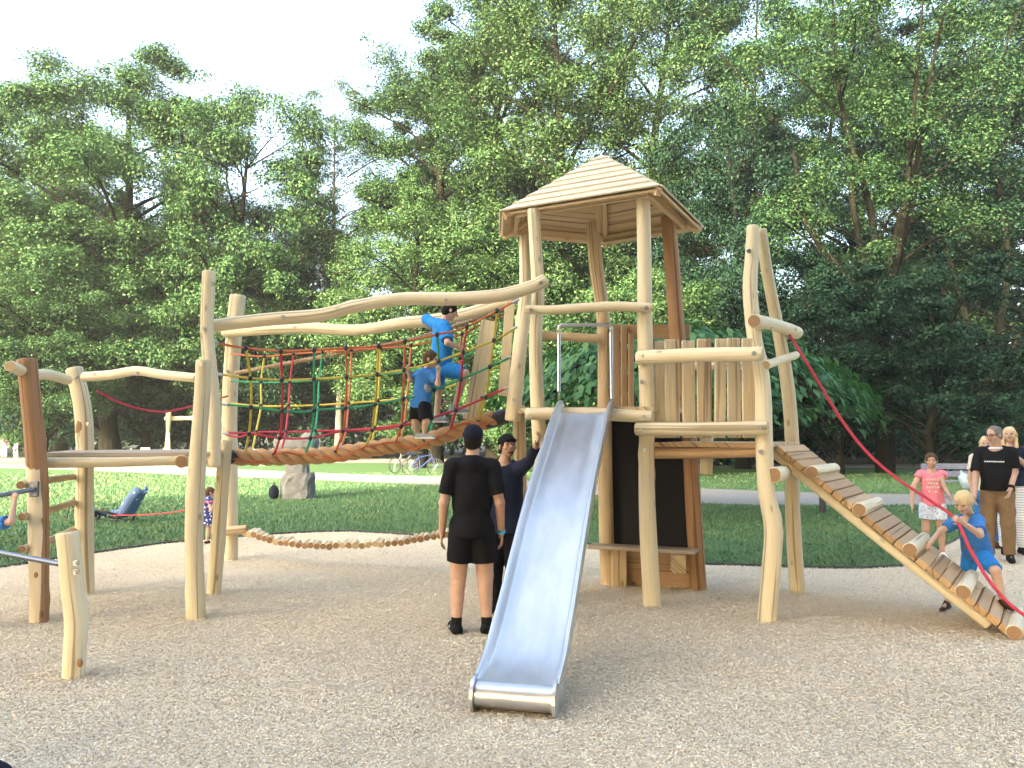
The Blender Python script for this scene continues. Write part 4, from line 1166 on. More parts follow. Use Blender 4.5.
    def shoes(p, mat, low=0.0, sole=None, sc=1.0, sandal=False):
        J, H = p.J, p.H
        for s in 'RL':
            a, t = J['an' + s], J['toe' + s]; f = nv(t - a)
            dn = np.array([0, 0, -1.0]); f0 = nv(f - dn * f.dot(dn)) if abs(f[2]) < .75 else f
            sl = t[2] - .018 * H if True else 0
            S = SDF(np.minimum(a, t) - .12, np.maximum(a, t) + .12, min(p.h, .006))
            heel = a - f0 * .022 * H - np.array([0, 0, a[2] - sl - .024 * H]) if abs(f[2]) < .75 else a
            S.cone(heel, t, .026 * H * sc, .023 * H * sc, .01); S.cone(a, (heel + t) / 2 + np.array([0, 0, .008 * H]), .026 * H, .024 * H, .015)
            S.plane((0, 0, sl - .002), (0, 0, -1)); S.plane(a + np.array([0, 0, .028 * H]), (0, 0, 1))
            V, Q = S.mesh(); sh = npmesh('shoe', V, Q, mat, p.o, True)
            if sole:
                S2 = SDF(np.minimum(a, t) - .12, np.maximum(a, t) + .12, min(p.h, .006))
                S2.cone(heel, t, .029 * H * sc, .026 * H * sc, .01); S2.plane((0, 0, sl - .004), (0, 0, -1)); S2.plane((0, 0, sl + .017), (0, 0, 1))
                V, Q = S2.mesh(); npmesh('sole', V, Q, sole, sh, True)
        return p
    def socks(p, mat):
        for s in 'RL':
            a, k = p.J['an' + s], p.J['kn' + s]; S = SDF(a - .1, a + .14, p.h)
            S.cone(a, a + (k - a) * .3, .026 * p.H, .027 * p.H, 0, planes=[(a + (k - a) * .17, nv(k - a))])
            V, Q = S.mesh(); npmesh('sock', V, Q, mat, p.o, True)
        return p
    def blob(p, name, c, r, mat, R=None):
        S = SDF(np.asarray(c) - max(r) - .02, np.asarray(c) + max(r) + .02, min(p.h, max(r) / 6)); S.ell(c, r, R, 0); V, Q = S.mesh(); return npmesh(name, V, Q, mat, p.o, True)
    def band(p, name, s, t, mat, r=.021, w=.012):
        a, b = p.J['el' + s], p.J['wr' + s]; c = a + (b - a) * t; d = nv(b - a)
        return MB().tube([c - d * w, c + d * w], r * p.H, 14, 0, 0).build(name, mat, p.o)

# --- man in black shorts, back to us
J = stand(-.345, 6.92, .06, 1.77, legs=.05, arm=.13, sw=.098)
J['head'] = J['head'] + np.array([.012, .0, .005])
m1 = Person(J, 1.77, .0065, 'man in black t-shirt and black shorts standing with his back turned beside the slide', 'skin', build=1.0, face=(.12, 1, .30), fat=.15)
m1.body(leg_r=(.056, .040, .024)); m1.hair('h_dark', 'short', .98); m1.cap('c_dnavy', False)
m1.tee('c_black', hem=-.22, sleeve=.78, g=.013, flare=.004, sr=1.75, wr=.010); m1.legs('c_black', .70, .012, .1, 'shorts', hemflare=.012)
m1.socks('c_shoe'); m1.shoes('c_shoe', sc=1.08, sole=None); m1.band('wristband', 'R', .96, 'c_cyan')
for s_ in 'RL':
    a, t = J['an' + s_], J['toe' + s_]; q = a + (t - a) * .35 + np.array([.046 if s_ == 'R' else -.046, 0, -.012]); m1.blob('shoe_mark', q, (.008, .022, .012), 'c_white')
# --- man in black cap facing us, arm up to the slide
J = stand(-.07, 7.72, math.pi - .2, 1.70, legs=.03, arm=.14)
J['elL'] = P(529, 462, 7.42); J['wrL'] = P(536.5, 445, 7.28); J['shL'] = P(517, 471, 7.66); J['head'] = J['head'] + np.array([.03, 0, -.01])
m2 = Person(J, 1.70, .0065, 'man in black cap and dark jacket facing us, one arm raised to the slide', 'skin_tan', build=1.02, face=(.42, -1, .26))
m2.body(fL=P(541, 435, 7.22) - P(536.5, 445, 7.28), curlL=.6); m2.brows('h_dark'); m2.hair('h_dark', 'short', .97); m2.cap('c_black')
m2.tee('c_black', hem=-.1, sleeve=.6, g=.012); jk = m2.tee('c_navy', hem=-.28, sleeve=1.85, g=.026, name='jacket', flare=.01)
_c = m2.tp(0, .06, .4)
m2.legs('c_black', 1.96, .012, .1, 'trousers'); m2.shoes('c_shoe', sole='c_grey')
m2.blob('beard', m2.hd(0, .25, -.33), np.array([.15, .13, .09]) * m2.hs, 'h_brown', m2.RH)

# --- boy in bright blue leaning over the rear beam
J = dict(pelvis=P(441, 362, 8.85), neck=P(443, 322.5, 8.85), head=P(450, 311, 8.85), fwd=np.array([1, .2, 0]),
         shL=P(433, 323, 9.0), elL=P(424, 318, 9.22), wrL=P(428, 325, 9.4), shR=P(445, 327, 8.72), elR=P(447.5, 343, 8.62), wrR=P(457, 346.5, 8.72),
         hipR=P(443, 368, 8.8), knR=P(465, 374, 8.72), anR=P(455, 406, 8.82), toeR=P(466, 411.5, 8.78),
         hipL=P(437, 369, 8.92), knL=P(438, 391, 8.92), anL=P(437, 417, 8.88), toeL=P(446, 420, 8.84))
k1 = Person(J, 1.38, .0065, 'boy all in bright blue climbing on the net with one arm over the log', 'skin_pale', hs=.2, face=(1, .28, -.35), loc=tuple(J['pelvis'] * np.array([1, 1, 0]) + np.array([0, 0, 1.75])), build=1.02)
k1.body(curlL=.8, curlR=.9); k1.hair('h_dark', 'short', 1.0)
k1.tee('c_blue', hem=-.1, sleeve=.8, g=.016, sr=1.9); k1.legs('c_blue', .92, .014, .1, 'shorts', r=(.053, .042, .03), hemflare=.005); k1.shoes('c_grey', sole='c_white')
# --- smaller boy with picture shirt
J = dict(pelvis=P(421, 404, 8.55), neck=P(426, 371, 8.52), head=P(431, 359.5, 8.50), fwd=np.array([1, -.3, 0]),
         shL=P(418, 375.5, 8.62), elL=P(411, 379, 8.6), wrL=P(407.5, 369.5, 8.45), shR=P(433, 375, 8.44), elR=P(438, 384, 8.36), wrR=P(438.5, 372, 8.30),
         hipL=P(417, 407, 8.62), knL=P(415, 422, 8.58), anL=P(418, 434, 8.62), toeL=P(427, 437, 8.56),
         hipR=P(424, 407, 8.5), knR=P(426, 422, 8.45), anR=P(424, 434, 8.52), toeR=P(433, 437, 8.47))
k2 = Person(J, 1.02, .006, 'small boy in royal blue t-shirt and black shorts holding the orange rope', 'skin_pale', hs=.185, face=(1, -.35, -.1), loc=tuple(J['pelvis'] * np.array([1, 1, 0]) + np.array([0, 0, 1.65])), build=1.05)
k2.body(curlL=1.0, curlR=1.0); k2.hair('h_brown', 'short', 1.03); k2.tee('c_royal', hem=-.12, sleeve=.75, g=.016, sr=1.8)
k2.legs('c_black', .85, .018, .2, 'shorts', hemflare=.008); k2.shoes('c_grey', sole='c_white')
k2.blob('shirt_print', P(427, 388, 8.475), (.05, .05, .07), 'c_grey')

# --- boy in blue climbing the ramp
J = dict(pelvis=P(977, 551, 7.70), neck=P(970, 517, 7.55), head=P(963.5, 502, 7.44), fwd=np.array([-1, -.5, 0]),
         shR=P(957, 521, 7.62), elR=P(941, 531, 7.62), wrR=P(929.5, 543.5, 7.52), shL=P(978, 521, 7.42), elL=P(980, 534.5, 7.22), wrL=P(961, 521.5, 7.14),
         hipR=P(971, 556, 7.78), knR=P(966, 579, 7.74), anR=P(947, 603, 7.86), toeR=P(942, 611, 7.72),
         hipL=P(982, 556, 7.62), knL=P(995.5, 571, 7.34), anL=P(1003, 601, 7.30), toeL=P(1012, 608, 7.14))
k3 = Person(J, 1.24, .0062, 'blond boy in blue t-shirt and blue shorts climbing the ramp while gripping the red rope', 'skin_pale', hs=.205, face=(-.88, -.62, -.55), loc=(4.2, 7.5, 0), build=1.02)
k3.body(curlL=1.1, curlR=.35, fR=P(925, 548, 7.5) - P(929.5, 543.5, 7.52), pR=-RN, fL=P(952, 516, 7.1) - P(961, 521.5, 7.14)); k3.brows('h_blond'); k3.hair('h_blond', 'short', 1.0)
k3.tee('c_royal', hem=-.12, sleeve=.72, g=.014, sr=1.8); k3.legs('c_blue', .93, .012, .1, 'shorts', r=(.052, .040, .03), hemflare=.003); k3.shoes('c_brown')
k3.blob('shirt_print', k3.tp(.0, .072, .26), (.062, .014, .04), 'c_khaki', k3.RT); k3.blob('shirt_print', k3.tp(.03, .078, .62), (.03, .012, .03), 'r_yellow', k3.RT)

# --- girl in pink
J = stand(5.74, 11.0, math.pi - .40, 1.42, legs=.05, arm=.12, sw=.096)
J['elL'] = P(941, 481, 10.9); J['wrL'] = P(948.5, 494, 10.8)
J['elR'] = P(912.5, 488, 11.0); J['wrR'] = P(912, 505, 10.95)
g1 = Person(J, 1.42, .008, 'girl in pink t-shirt and pale patterned shorts standing on the grass edge beyond the ramp', 'skin', hs=.21, face=(-.42, -.9, .0))
g1.body(); g1.brows('h_brown'); g1.hair('h_brown', 'pony', 1.0); g1.tee('c_pink', hem=-.08, sleeve=.3, g=.012, sr=2.0)
g1.legs('c_denimfloral', .55, .02, .25, 'shorts', hemflare=.008); g1.shoes('c_white')
for i, (w_, zz_) in enumerate(((.085, .76), (.07, .64), (.085, .52), (.06, .38))):
    q = g1.tp(0, .0745 + (.0 if i < 3 else -.002), zz_)
    mb = MB()
    n_l = (5, 4, 5, 3)[i]
    for j in range(n_l):
        x = (j - (n_l - 1) / 2) * w_ * 2 / n_l
        mb.box(q + g1.rt * x + g1.fw * .004, (w_ * 1.25 / n_l, .006, .028), np.array([g1.rt, g1.fw, g1.up]), bev=.001)
    mb.build('shirt_lettering', 'c_cream', g1.o)

# --- man in black t-shirt and khaki trousers
J = stand(6.48, 10.75, math.pi - .62, 1.80, legs=.04, arm=.12, sw=.100)
J['elL'] = P(1014.5, 472, 10.62); J['wrL'] = P(1010.5, 489, 10.52); J['elR'] = P(975.5, 476, 10.8); J['wrR'] = P(974.5, 495, 10.65)
J['head'] = J['head'] + np.array([-.03, -.03, 0])
m3 = Person(J, 1.80, .008, 'man in black t-shirt and khaki trousers with glasses, hand at his pocket, looking left', 'skin', build=1.06, face=(-.97, -.32, -.14), fat=.6)
m3.body(); m3.brows('h_grey'); m3.hair('h_grey', 'crop', .97); tm = m3.tee('c_black', hem=-.02, sleeve=.82, g=.018, sr=1.9); m3.legs('c_khaki', 1.97, .014, .12, 'trousers', r=(.054, .042, .030), wr=.009)
m3.shoes('c_shoe'); m3.band('watch', 'L', .9, 'c_shoe', .023, .02)
S = SDF(m3.J['neck'] - .14, m3.J['neck'] + .14, .007)
cc = m3.J['neck'] + np.array([0, -.01, .01]); S.ell(cc, (.088, .082, .026), None, 0); S.ell(cc, (.06, .055, .2), None, 0, True); V, Q = S.mesh(); npmesh('collar', V, Q, 'c_white', m3.o, True)
mb = MB(); q = m3.tp(.005, .098, .70)
for j in range(9): mb.box(q + m3.rt * (j - 4) * .026 + m3.fw * .008, (.018, .02, .016), np.array([m3.rt, m3.fw, m3.up]), bev=.001)
mb.build('shirt_lettering', 'c_white', m3.o)
gl = MB()
for g in (-1, 1):
    a = np.linspace(0, 2 * math.pi, 15); ring = np.array([m3.hd(g * .15 + .10 * math.cos(t), .415, .015 + .075 * math.sin(t)) for t in a])
    gl.tube(ring, .0035, 5, 0); gl.tube([m3.hd(g * .25, .40, .03), m3.hd(g * .34, 0, .03)], .003, 5, 0)
gl.tube([m3.hd(-.06, .42, .03), m3.hd(.06, .42, .03)], .0035, 5, 0); gl.build('glasses', 'c_shoe', m3.o)
# --- woman in navy top and white trousers
J = stand(7.04, 11.35, math.pi - .4, 1.80, legs=.03, arm=.12, sw=.098)
J['elR'] = P(1000, 473, 11.4); J['wrR'] = P(1008, 484, 11.25); J['elL'] = P(1029, 468, 11.25); J['wrL'] = P(1019, 459, 11.08)
f1 = Person(J, 1.80, .009, 'blonde woman in navy top and white trousers at the right picture edge', 'skin', hs=.225, build=.95, face=(-.6, -.85, .1))
f1.body(); f1.brows('h_blond'); f1.hair('h_lblond', 'long', 1.0); f1.tee('c_navy', hem=.02, sleeve=.8, g=.014, sr=1.8); f1.legs('c_stripe', 1.93, .01, .25, 'trousers'); f1.shoes('c_shoe')
# --- person mostly hidden behind the man in khaki
J = stand(7.02, 11.9, math.pi, 1.66, legs=.03, arm=.1)
f2 = Person(J, 1.66, .011, 'light haired person in pale top almost hidden behind the man in khaki trousers', 'skin', face=(-.5, -.86, 0))
f2.body(); f2.hair('h_blond', 'long', 1.0); f2.tee('c_cream', hem=-.05, sleeve=.6, g=.014); f2.legs('c_royal', 1.9, .014, .25, 'trousers'); f2.shoes('c_brown')
# --- toddler in floral dress
bx_ = G(207.5, 544)
J = stand(bx_[0], bx_[1], -1.2, .86, legs=.03, arm=.12)
J['head'] = J['head'] + np.array([.02, -.01, -.015]); J['elR'] = P(211, 511, 12.0); J['wrR'] = P(214, 504, 11.85); J['elL'] = J['elL'] + np.array([.0, .05, .03])
t1_ = Person(J, .86, .007, 'toddler in navy and white floral dress behind the log posts holding a thin red rope', 'skin_pale', hs=.165, face=(.8, .35, -.1))
t1_.body(); t1_.hair('h_brown', 'short', 1.0); t1_.shoes('c_shoe')
S = SDF(t1_.lo, t1_.hi, .007); t1_.torso(S, .014)
S.cone(t1_.tp(0, 0, .5), t1_.tp(0, 0, -.55), .085, .16, .03, planes=[(t1_.tp(0, 0, -.62), (0, 0, -1))])
for s_ in 'RL': S.cone(J['sh' + s_], J['el' + s_], .036, .032, .02, planes=[(J['sh' + s_] + (J['el' + s_] - J['sh' + s_]) * .5, nv(J['el' + s_] - J['sh' + s_]))])
S.plane((0, 0, .22), (0, 0, -1)); S.ell(J['head'], np.array([.3, .42, .5]) * .165, t1_.RH, 0, True); S.wrinkle(.006, 40, 3); V, Q = S.mesh(); npmesh('dress', V, Q, 'c_floral', t1_.o, True)
tr_ = thing('pull_rope', tuple(G(150, 519)), 'thin red rope stretched low over the lawn between the toddler and the fallen bicycle', 'rope')
MB().tube(resample([P(112, 515.5, 15.2), P(150, 514.5, 14.2), P(184, 510.5, 13.2), P(208, 502, 12.0), P(214.5, 503.5, 11.84)], .05), .011, 6, 0, 0).build('rope', 'r_red', tr_)
# --- child at the left edge hanging on the steel bar
J = stand(-4.78, 6.95, -.9, 1.18, legs=.05, arm=.12)
J['shR'] = P(-10, 524, 6.9); J['elR'] = P(11, 522, 6.85); J['wrR'] = P(14.5, 502, 6.92)
k4 = Person(J, 1.18, .007, 'child in blue sleeve at the left picture edge with one hand on the steel bar', 'skin_pale', hs=.2, face=(1, .3, 0))
k4.body(curlR=1.0, fR=(0.05, 0, 1), pR=(0, 1, 0)); k4.hair('h_brown', 'short'); k4.tee('c_royal', hem=-.1, sleeve=.78, g=.014, sr=1.8); k4.legs('c_dnavy', .9, .02, .2, 'shorts'); k4.shoes('c_grey')
# --- two sunlit people far off at the left
for (u, v, Y, lab, top, yaw) in ((17, 458, 52, 'distant person in white and pink clothes standing in the sun at the far left', 'c_white', 2.6), (5, 457, 54, 'distant person in pale clothes with red detail at the left picture edge', 'c_pink', 3.4)):
    J = stand(P(u, 433, Y)[0], Y, yaw, 1.6, legs=.04)
    d_ = Person(J, 1.6, .02, lab, 'skin', group='people far off by the trees'); d_.body(calf=False); d_.hair('h_blond', 'short'); d_.tee(top, sleeve=.8); d_.legs('c_white', 1.9, .03, .25, 'trousers')
# ---------------------------------------------------------------- trees
def leaf_mat(name, stops, trans=.30, vary=.35):
    m, nt, b = newmat(name)
    g = nt.nodes.new('ShaderNodeNewGeometry'); oi = nt.nodes.new('ShaderNodeObjectInfo')
    c = ramp(nt, g.outputs['Random Per Island'], stops)
    hs = nt.nodes.new('ShaderNodeHueSaturation')
    nt.links.new(math_(nt, 'ADD', math_(nt, 'MULTIPLY', oi.outputs['Random'], vary), 1 - vary / 2), hs.inputs['Value'])
    nt.links.new(c, hs.inputs['Color'])
    nt.links.new(hs.outputs[0], b.inputs['Base Color']); b.inputs['Roughness'].default_value = .6
    b.inputs['Specular IOR Level'].default_value = .15
    tr = nt.nodes.new('ShaderNodeBsdfTranslucent')
    ty = mix(nt, 1.0, hs.outputs[0], (1.0, 1.1, .45), 'MULTIPLY')
    nt.links.new(ty, tr.inputs['Color'])
    ms = nt.nodes.new('ShaderNodeMixShader'); ms.inputs[0].default_value = trans
    nt.links.new(b.outputs[0], ms.inputs[1]); nt.links.new(tr.outputs[0], ms.inputs[2])
    nt.links.new(ms.outputs[0], nt.nodes['Material Output'].inputs[0])
    return m
M['leaf'] = leaf_mat('tree_leaf', [(0, (0.0185, 0.0551, 0.0257)), (.45, (0.0354, 0.0873, 0.0353)), (.85, (0.0651, 0.1281, 0.0473)), (1, (0.1025, 0.1565, 0.0591))], .18)
M['leaf_light'] = leaf_mat('light_tree_leaf', [(0, (0.0279, 0.0712, 0.0294)), (.45, (0.0523, 0.1120, 0.0432)), (.85, (0.0886, 0.1537, 0.0570)), (1, (0.1210, 0.1801, 0.0688))], .18)
M['leaf_dark_shaded'] = leaf_mat('dark_shaded_tree_leaf', [(0, (0.0062, 0.0239, 0.0160)), (.5, (0.0125, 0.0395, 0.0233)), (1, (0.0281, 0.0670, 0.0349))], .12)  # dark foliage, deepened further so the colour stands in for canopy shade
M['leaf_grey'] = leaf_mat('greyish_tree_leaf', [(0, (0.0279, 0.0588, 0.0316)), (.5, (0.0512, 0.0930, 0.0454)), (1, (0.0931, 0.1422, 0.0688))])
M['leaf_big'] = leaf_mat('broad_elm_leaf', [(0, (0.0258, 0.0793, 0.0412)), (.5, (0.0460, 0.1270, 0.0592)), (1, (0.0782, 0.1746, 0.0773))], .25)
def bark_mat(name, lo, hi):
    m, nt, b = newmat(name)
    v = coord(nt, 'Object')
    n = noise(nt, mapping(nt, v, (9, 9, 1.6)), 1, 5, .65); n2 = noise(nt, v, .7, 3)
    c = mix(nt, math_(nt, 'MULTIPLY', n2, .5), ramp(nt, n, [(.3, lo), (.7, hi)]), (.018, .022, .012))
    nt.links.new(c, b.inputs['Base Color']); b.inputs['Roughness'].default_value = .95; b.inputs['Specular IOR Level'].default_value = .05
    bump(nt, b, n, .8, .05)
    return m
M['bark'] = bark_mat('oak_bark', (.006, .005, .0045), (.018, .015, .012))
M['bark_pale'] = bark_mat('pale_bark', (.08, .075, .065), (.22, .21, .19))

def leaves(rng, cen, rad, per, size, droop=0.0, aspect=.55, flat=.62, upbias=.55):
    n_c = len(cen); tot = int(np.sum(per)) if np.ndim(per) else n_c * per
    ci = np.repeat(np.arange(n_c), per)
    d = rng.normal(size=(tot, 3)); d /= np.linalg.norm(d, axis=1)[:, None]
    lowm = (d[:, 2] < -.25) & (rng.random(tot) < .6); d[lowm, 2] *= -1
    q = rng.random(tot) ** (1 / 2.0)
    lump = 1 + .35 * np.sin(d[:, 0] * 5 + ci * 1.7) * np.sin(d[:, 1] * 5 + ci) * 1
    r = np.asarray(rad)[ci][:, None] * (q * lump)[:, None] * np.array([1, 1, flat])
    p = cen[ci] + d * r
    p[:, 2] -= droop * (q ** 2) * np.asarray(rad)[ci]
    nrm = d * .55 + np.array([0, 0, upbias]) + rng.normal(size=(tot, 3)) * .4
    nrm /= np.linalg.norm(nrm, axis=1)[:, None]
    t = np.cross(nrm, rng.normal(size=(tot, 3))); t /= np.linalg.norm(t, axis=1)[:, None] + 1e-9
    s = np.cross(nrm, t)
    sz = size * rng.uniform(.6, 1.35, tot)[:, None]
    fold = nrm * sz * .22
    V = np.stack([p - t * sz, p + s * sz * aspect + fold, p + t * sz, p - s * sz * aspect + fold], 1)
    return V.reshape(-1, 3)
def quads(V):
    return np.arange(len(V)).reshape(-1, 4)
def envelope(rng, n, ells, shell=.45, mind=1.0):
    out = []; tries = 0
    vol = np.array([e[3] * e[4] * e[5] for e in ells]); vol = vol / vol.sum()
    while len(out) < n and tries < n * 60:
        tries += 1
        e = ells[rng.choice(len(ells), p=vol)]
        d = rng.normal(size=3); d /= np.linalg.norm(d)
        q = (shell + (1 - shell) * rng.random()) ** .7
        p = np.array(e[:3]) + d * q * np.array(e[3:])
        if all(np.sum((p - o) ** 2) > mind * mind for o in out): out.append(p)
    return np.array(out)
PROTO = {}
def tree_meshes(key, seed, H, ells, nclump, per, size, crad, leaf, bark='bark', tr=.02, stems=1, sub=.5, mind=1.1, droop=0, fork=.28, shell=.45, limb_n=46, lean=0.0, flat=.62):
    rng = np.random.default_rng(seed)
    cen = envelope(rng, nclump, ells, shell, mind)
    rad = rng.uniform(crad * .55, crad * 1.3, len(cen))
    V = leaves(rng, cen, rad, per, size, droop, flat=flat)
    # stray single sprays between the clumps
    sp = cen[rng.integers(0, len(cen), len(cen) * 2)] + rng.normal(size=(len(cen) * 2, 3)) * crad * .6
    sp[:, 2] = np.maximum(sp[:, 2], min(c[2] for c in cen) * .8)
    V = np.vstack([V, leaves(rng, sp, np.full(len(sp), crad * .5), max(6, per // 12), size, droop)])
    tb_ = MB(); R0 = tr * H
    stems_p = []
    if stems == 1:
        pts = [np.array([0, 0, -.3]), np.array([rng.normal() * .02 * H, rng.normal() * .02 * H, H * .22]), np.array([rng.normal() * .03 * H, rng.normal() * .03 * H, H * .5]), np.array([rng.normal() * .03 * H, rng.normal() * .03 * H, H * .86])]
        stems_p.append((resample(pts, H * .03), R0))
    else:
        base = np.array([0, 0, H * fork])
        tb_.tube(resample([np.array([0, 0, -.3]), np.array([.1, 0, H * fork * .5]), base + np.array([0, 0, .3])], .4), np.linspace(R0 * 1.35, R0 * 1.15, len(resample([np.array([0, 0, -.3]), np.array([.1, 0, H * fork * .5]), base + np.array([0, 0, .3])], .4))), 10, 0)
        for s in range(stems):
            a = 2 * math.pi * (s + .3 * rng.random()) / stems; sp_ = rng.uniform(.12, .3) * H
            e = np.array([math.cos(a) * sp_, math.sin(a) * sp_, H * rng.uniform(.72, .95)])
            m1 = base + (e - base) * np.array([.35, .35, .3]) + rng.normal(size=3) * .3
            m2 = base + (e - base) * np.array([.6, .6, .65]) + rng.normal(size=3) * .4
            stems_p.append((resample([base, m1, m2, e], H * .03), R0 * .62))
    allp = []
    for p, r in stems_p:
        k = len(p); rr = r * (1 - .85 * np.linspace(0, 1, k)) * (1 + .5 * np.exp(-np.linspace(0, 1, k) * 18) * (stems == 1))
        tb_.tube(p, rr, 9, 0); allp.append((p, rr))
    order = rng.permutation(len(cen))[:limb_n]
    for i in order:
        c = cen[i]
        best = None
        for p, rr in allp[:len(stems_p)]:
            dd = np.hypot(p[:, 0] - c[0], p[:, 1] - c[1]); want = c[2] - .55 * dd
            j = int(np.argmin(np.abs(p[:, 2] - want) + .3 * dd)); sc = dd[j]
            if best is None or sc < best[0]: best = (sc, p[j], rr[j])
        o = best[1]; r = min(best[2] * .55, .012 * H * .5)
        mid = o + (c - o) * .5 + np.array([0, 0, .08 * np.linalg.norm(c - o)]) + rng.normal(size=3) * .04 * np.linalg.norm(c - o)
        lp = resample([o, mid, c], max(.4, H * .03))
        tb_.tube(lp, np.linspace(r, r * .2, len(lp)), 6, 0)
        for _ in range(2):
            t2 = c + rng.normal(size=3) * crad * .8
            m2 = lp[int(len(lp) * .6)]
            tb_.tube(resample([m2, (m2 + t2) / 2 + np.array([0, 0, .1]), t2], .6), r * .3, 4, 0)
    tb_o = tb_.build('trunk', bark); cr = npmesh('crown', V, quads(V), leaf)
    cr.parent = None
    PROTO[key] = [tb_o, cr, H, False]
def plant_tree(key, name, u, Y, topv, label, cat='tree', group=None, rz=None, wide=1.0, leaf=None, x=None, top=None):
    tb_o, cr, H, used = PROTO[key]
    if x is None: x = P(u, 433, Y)[0]
    zt = top if top else P(u, topv, Y)[2]
    s = zt / H
    t = thing(name, (x, Y, 0), label, cat, group, rz if rz is not None else random.uniform(0, 6.28))
    t.scale = (s * wide, s * wide, s)
    for o in (tb_o, cr):
        if not used: c = o
        else: c = o.copy(); COL.objects.link(c)
        c.parent = t; c.location = (0, 0, 0)
        if leaf and o is cr:
            c.data = c.data.copy(); c.data.materials[0] = M[leaf]
    PROTO[key][3] = True
    return t
tree_meshes('oak', 1, 24, [(0, 0, 14.3, 7.6, 7.6, 9.2), (3, 1, 9, 6, 6, 5.5), (-3, -1, 8, 6, 6, 5.5)], 190, 1750, .075, 1.45, 'leaf', mind=1.35, shell=.28, limb_n=60)
tree_meshes('tall', 2, 28, [(0, 0, 17.5, 5.4, 5.4, 10), (1.5, 0, 10, 5, 5, 6)], 125, 1250, .075, 1.4, 'leaf', mind=1.4, shell=.4)
tree_meshes('tallb', 3, 28, [(0, 0, 18, 6.2, 6.2, 9.8), (-2, 1, 9, 4.6, 4.6, 6)], 120, 1250, .075, 1.45, 'leaf_light', mind=1.5, shell=.45)
tree_meshes('thin', 4, 25, [(0, 0, 15, 3.1, 3.1, 10)], 66, 700, .055, 1.15, 'leaf_grey', 'bark_pale', tr=.009, mind=1.2, droop=.5, limb_n=50, shell=.25)
tree_meshes('round', 5, 15, [(0, 0, 8.8, 5, 5, 6.2), (2, 1, 5, 4, 4, 3.6)], 100, 1100, .068, 1.15, 'leaf', mind=1.1, tr=.022)
tree_meshes('open', 6, 25, [(0, 0, 11.5, 6.5, 4.5, 3.4), (0, 0, 18.5, 6.5, 5, 6.5)], 74, 950, .065, 1.3, 'leaf', tr=.012, stems=6, fork=.26, mind=1.6, limb_n=50, shell=.3)
tree_meshes('spare', 8, 27, [(0, 0, 18, 4.8, 4.8, 9)], 80, 950, .068, 1.3, 'leaf', tr=.009, stems=4, fork=.12, mind=1.5, shell=.3)
tree_meshes('shrub', 7, 7, [(0, 0, 3.5, 3.8, 3.8, 3.2)], 60, 800, .055, .8, 'leaf', tr=.012, stems=5, fork=.06, mind=.8, limb_n=30)
tree_meshes('layer', 9, 8, [(0, 0, 5.2, 5.5, 4.2, 2.6), (1, 0, 3.0, 5, 4, 1.6)], 70, 1000, .06, .95, 'leaf_dark_shaded', tr=.022, mind=1.0, flat=.4)
W_ = 'tall woodland trees'
plant_tree('oak', 'oak_tree', 112, 48, 24, 'broad round topped oak tree with sky showing through, tallest at the far left', group=W_, rz=.4, wide=1.02)
plant_tree('round', 'oak_tree', 232, 46, 82, 'smaller oak tree crown leaning on the right side of the broad oak', group=W_, rz=2, wide=.82)
plant_tree('tallb', 'leafy_tree', -22, 44, 170, 'pale leafy tree cut by the left picture edge', group=W_, wide=1.0)
plant_tree('thin', 'birch_tree', 338, 49, 66, 'thin wispy birch tree standing in the sky gap', group=W_, rz=1)
plant_tree('thin', 'birch_tree', 303, 55, 130, 'faint slender birch tree behind the gap between two oaks', group=W_, rz=3)
plant_tree('tall', 'leafy_tree', 432, 45, 22, 'tall leafy tree right of the wispy birch with rounded sunlit side', group=W_, rz=.8)
plant_tree('tallb', 'leafy_tree', 560, 44, -70, 'very tall bright leafy tree directly behind the tower roof', group=W_, rz=2.2)
plant_tree('tall', 'leafy_tree', 668, 48, -60, 'tall deep green tree just right of the tower roof', group=W_, rz=4, wide=.95)
plant_tree('tall', 'leafy_tree', 500, 53, -50, 'tall shaded tree in the second row left of the tower roof', group=W_, rz=5.2, wide=1.05)
plant_tree('spare', 'leafy_tree', 775, 46, -90, 'sparse tall tree with several thin dark stems above the log A-frame', group=W_, rz=1.2, leaf='leaf_dark_shaded')
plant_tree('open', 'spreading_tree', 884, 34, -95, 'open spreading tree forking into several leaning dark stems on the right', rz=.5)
plant_tree('spare', 'leafy_tree', 985, 42, -110, 'dark many stemmed tree at the right picture edge', group=W_, rz=3.3, leaf='leaf_dark_shaded', wide=1.2)
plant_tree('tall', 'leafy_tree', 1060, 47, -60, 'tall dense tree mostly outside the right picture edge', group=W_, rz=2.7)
plant_tree('tall', 'leafy_tree', 855, 57, 15, 'dark tall tree in the back row seen through the gaps of the forked tree', group=W_, rz=.2, leaf='leaf_dark_shaded')
plant_tree('tall', 'leafy_tree', 950, 60, 30, 'dark tall tree in the back row right of the forked tree', group=W_, rz=2.2, leaf='leaf_dark_shaded')
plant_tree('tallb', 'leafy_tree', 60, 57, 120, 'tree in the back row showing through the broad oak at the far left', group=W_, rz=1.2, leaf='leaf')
plant_tree('round', 'leafy_tree', 742, 38, 95, 'dark rounded tree between the tower roof and the log A-frame', rz=5, wide=.75, leaf='leaf_dark_shaded')
plant_tree('round', 'leafy_tree', 420, 39, 185, 'low bright tree above the curved rope bridge handrails', rz=3.9, wide=1.0, leaf='leaf_light')
plant_tree('round', 'leafy_tree', 530, 42, 215, 'low leafy tree filling the space behind the tower posts', rz=.9, wide=1.1)
plant_tree('shrub', 'tall_shrub', 640, 33, 262, 'bright rounded shrub seen between tower posts under the roof', 'shrub', rz=1, leaf='leaf_light')
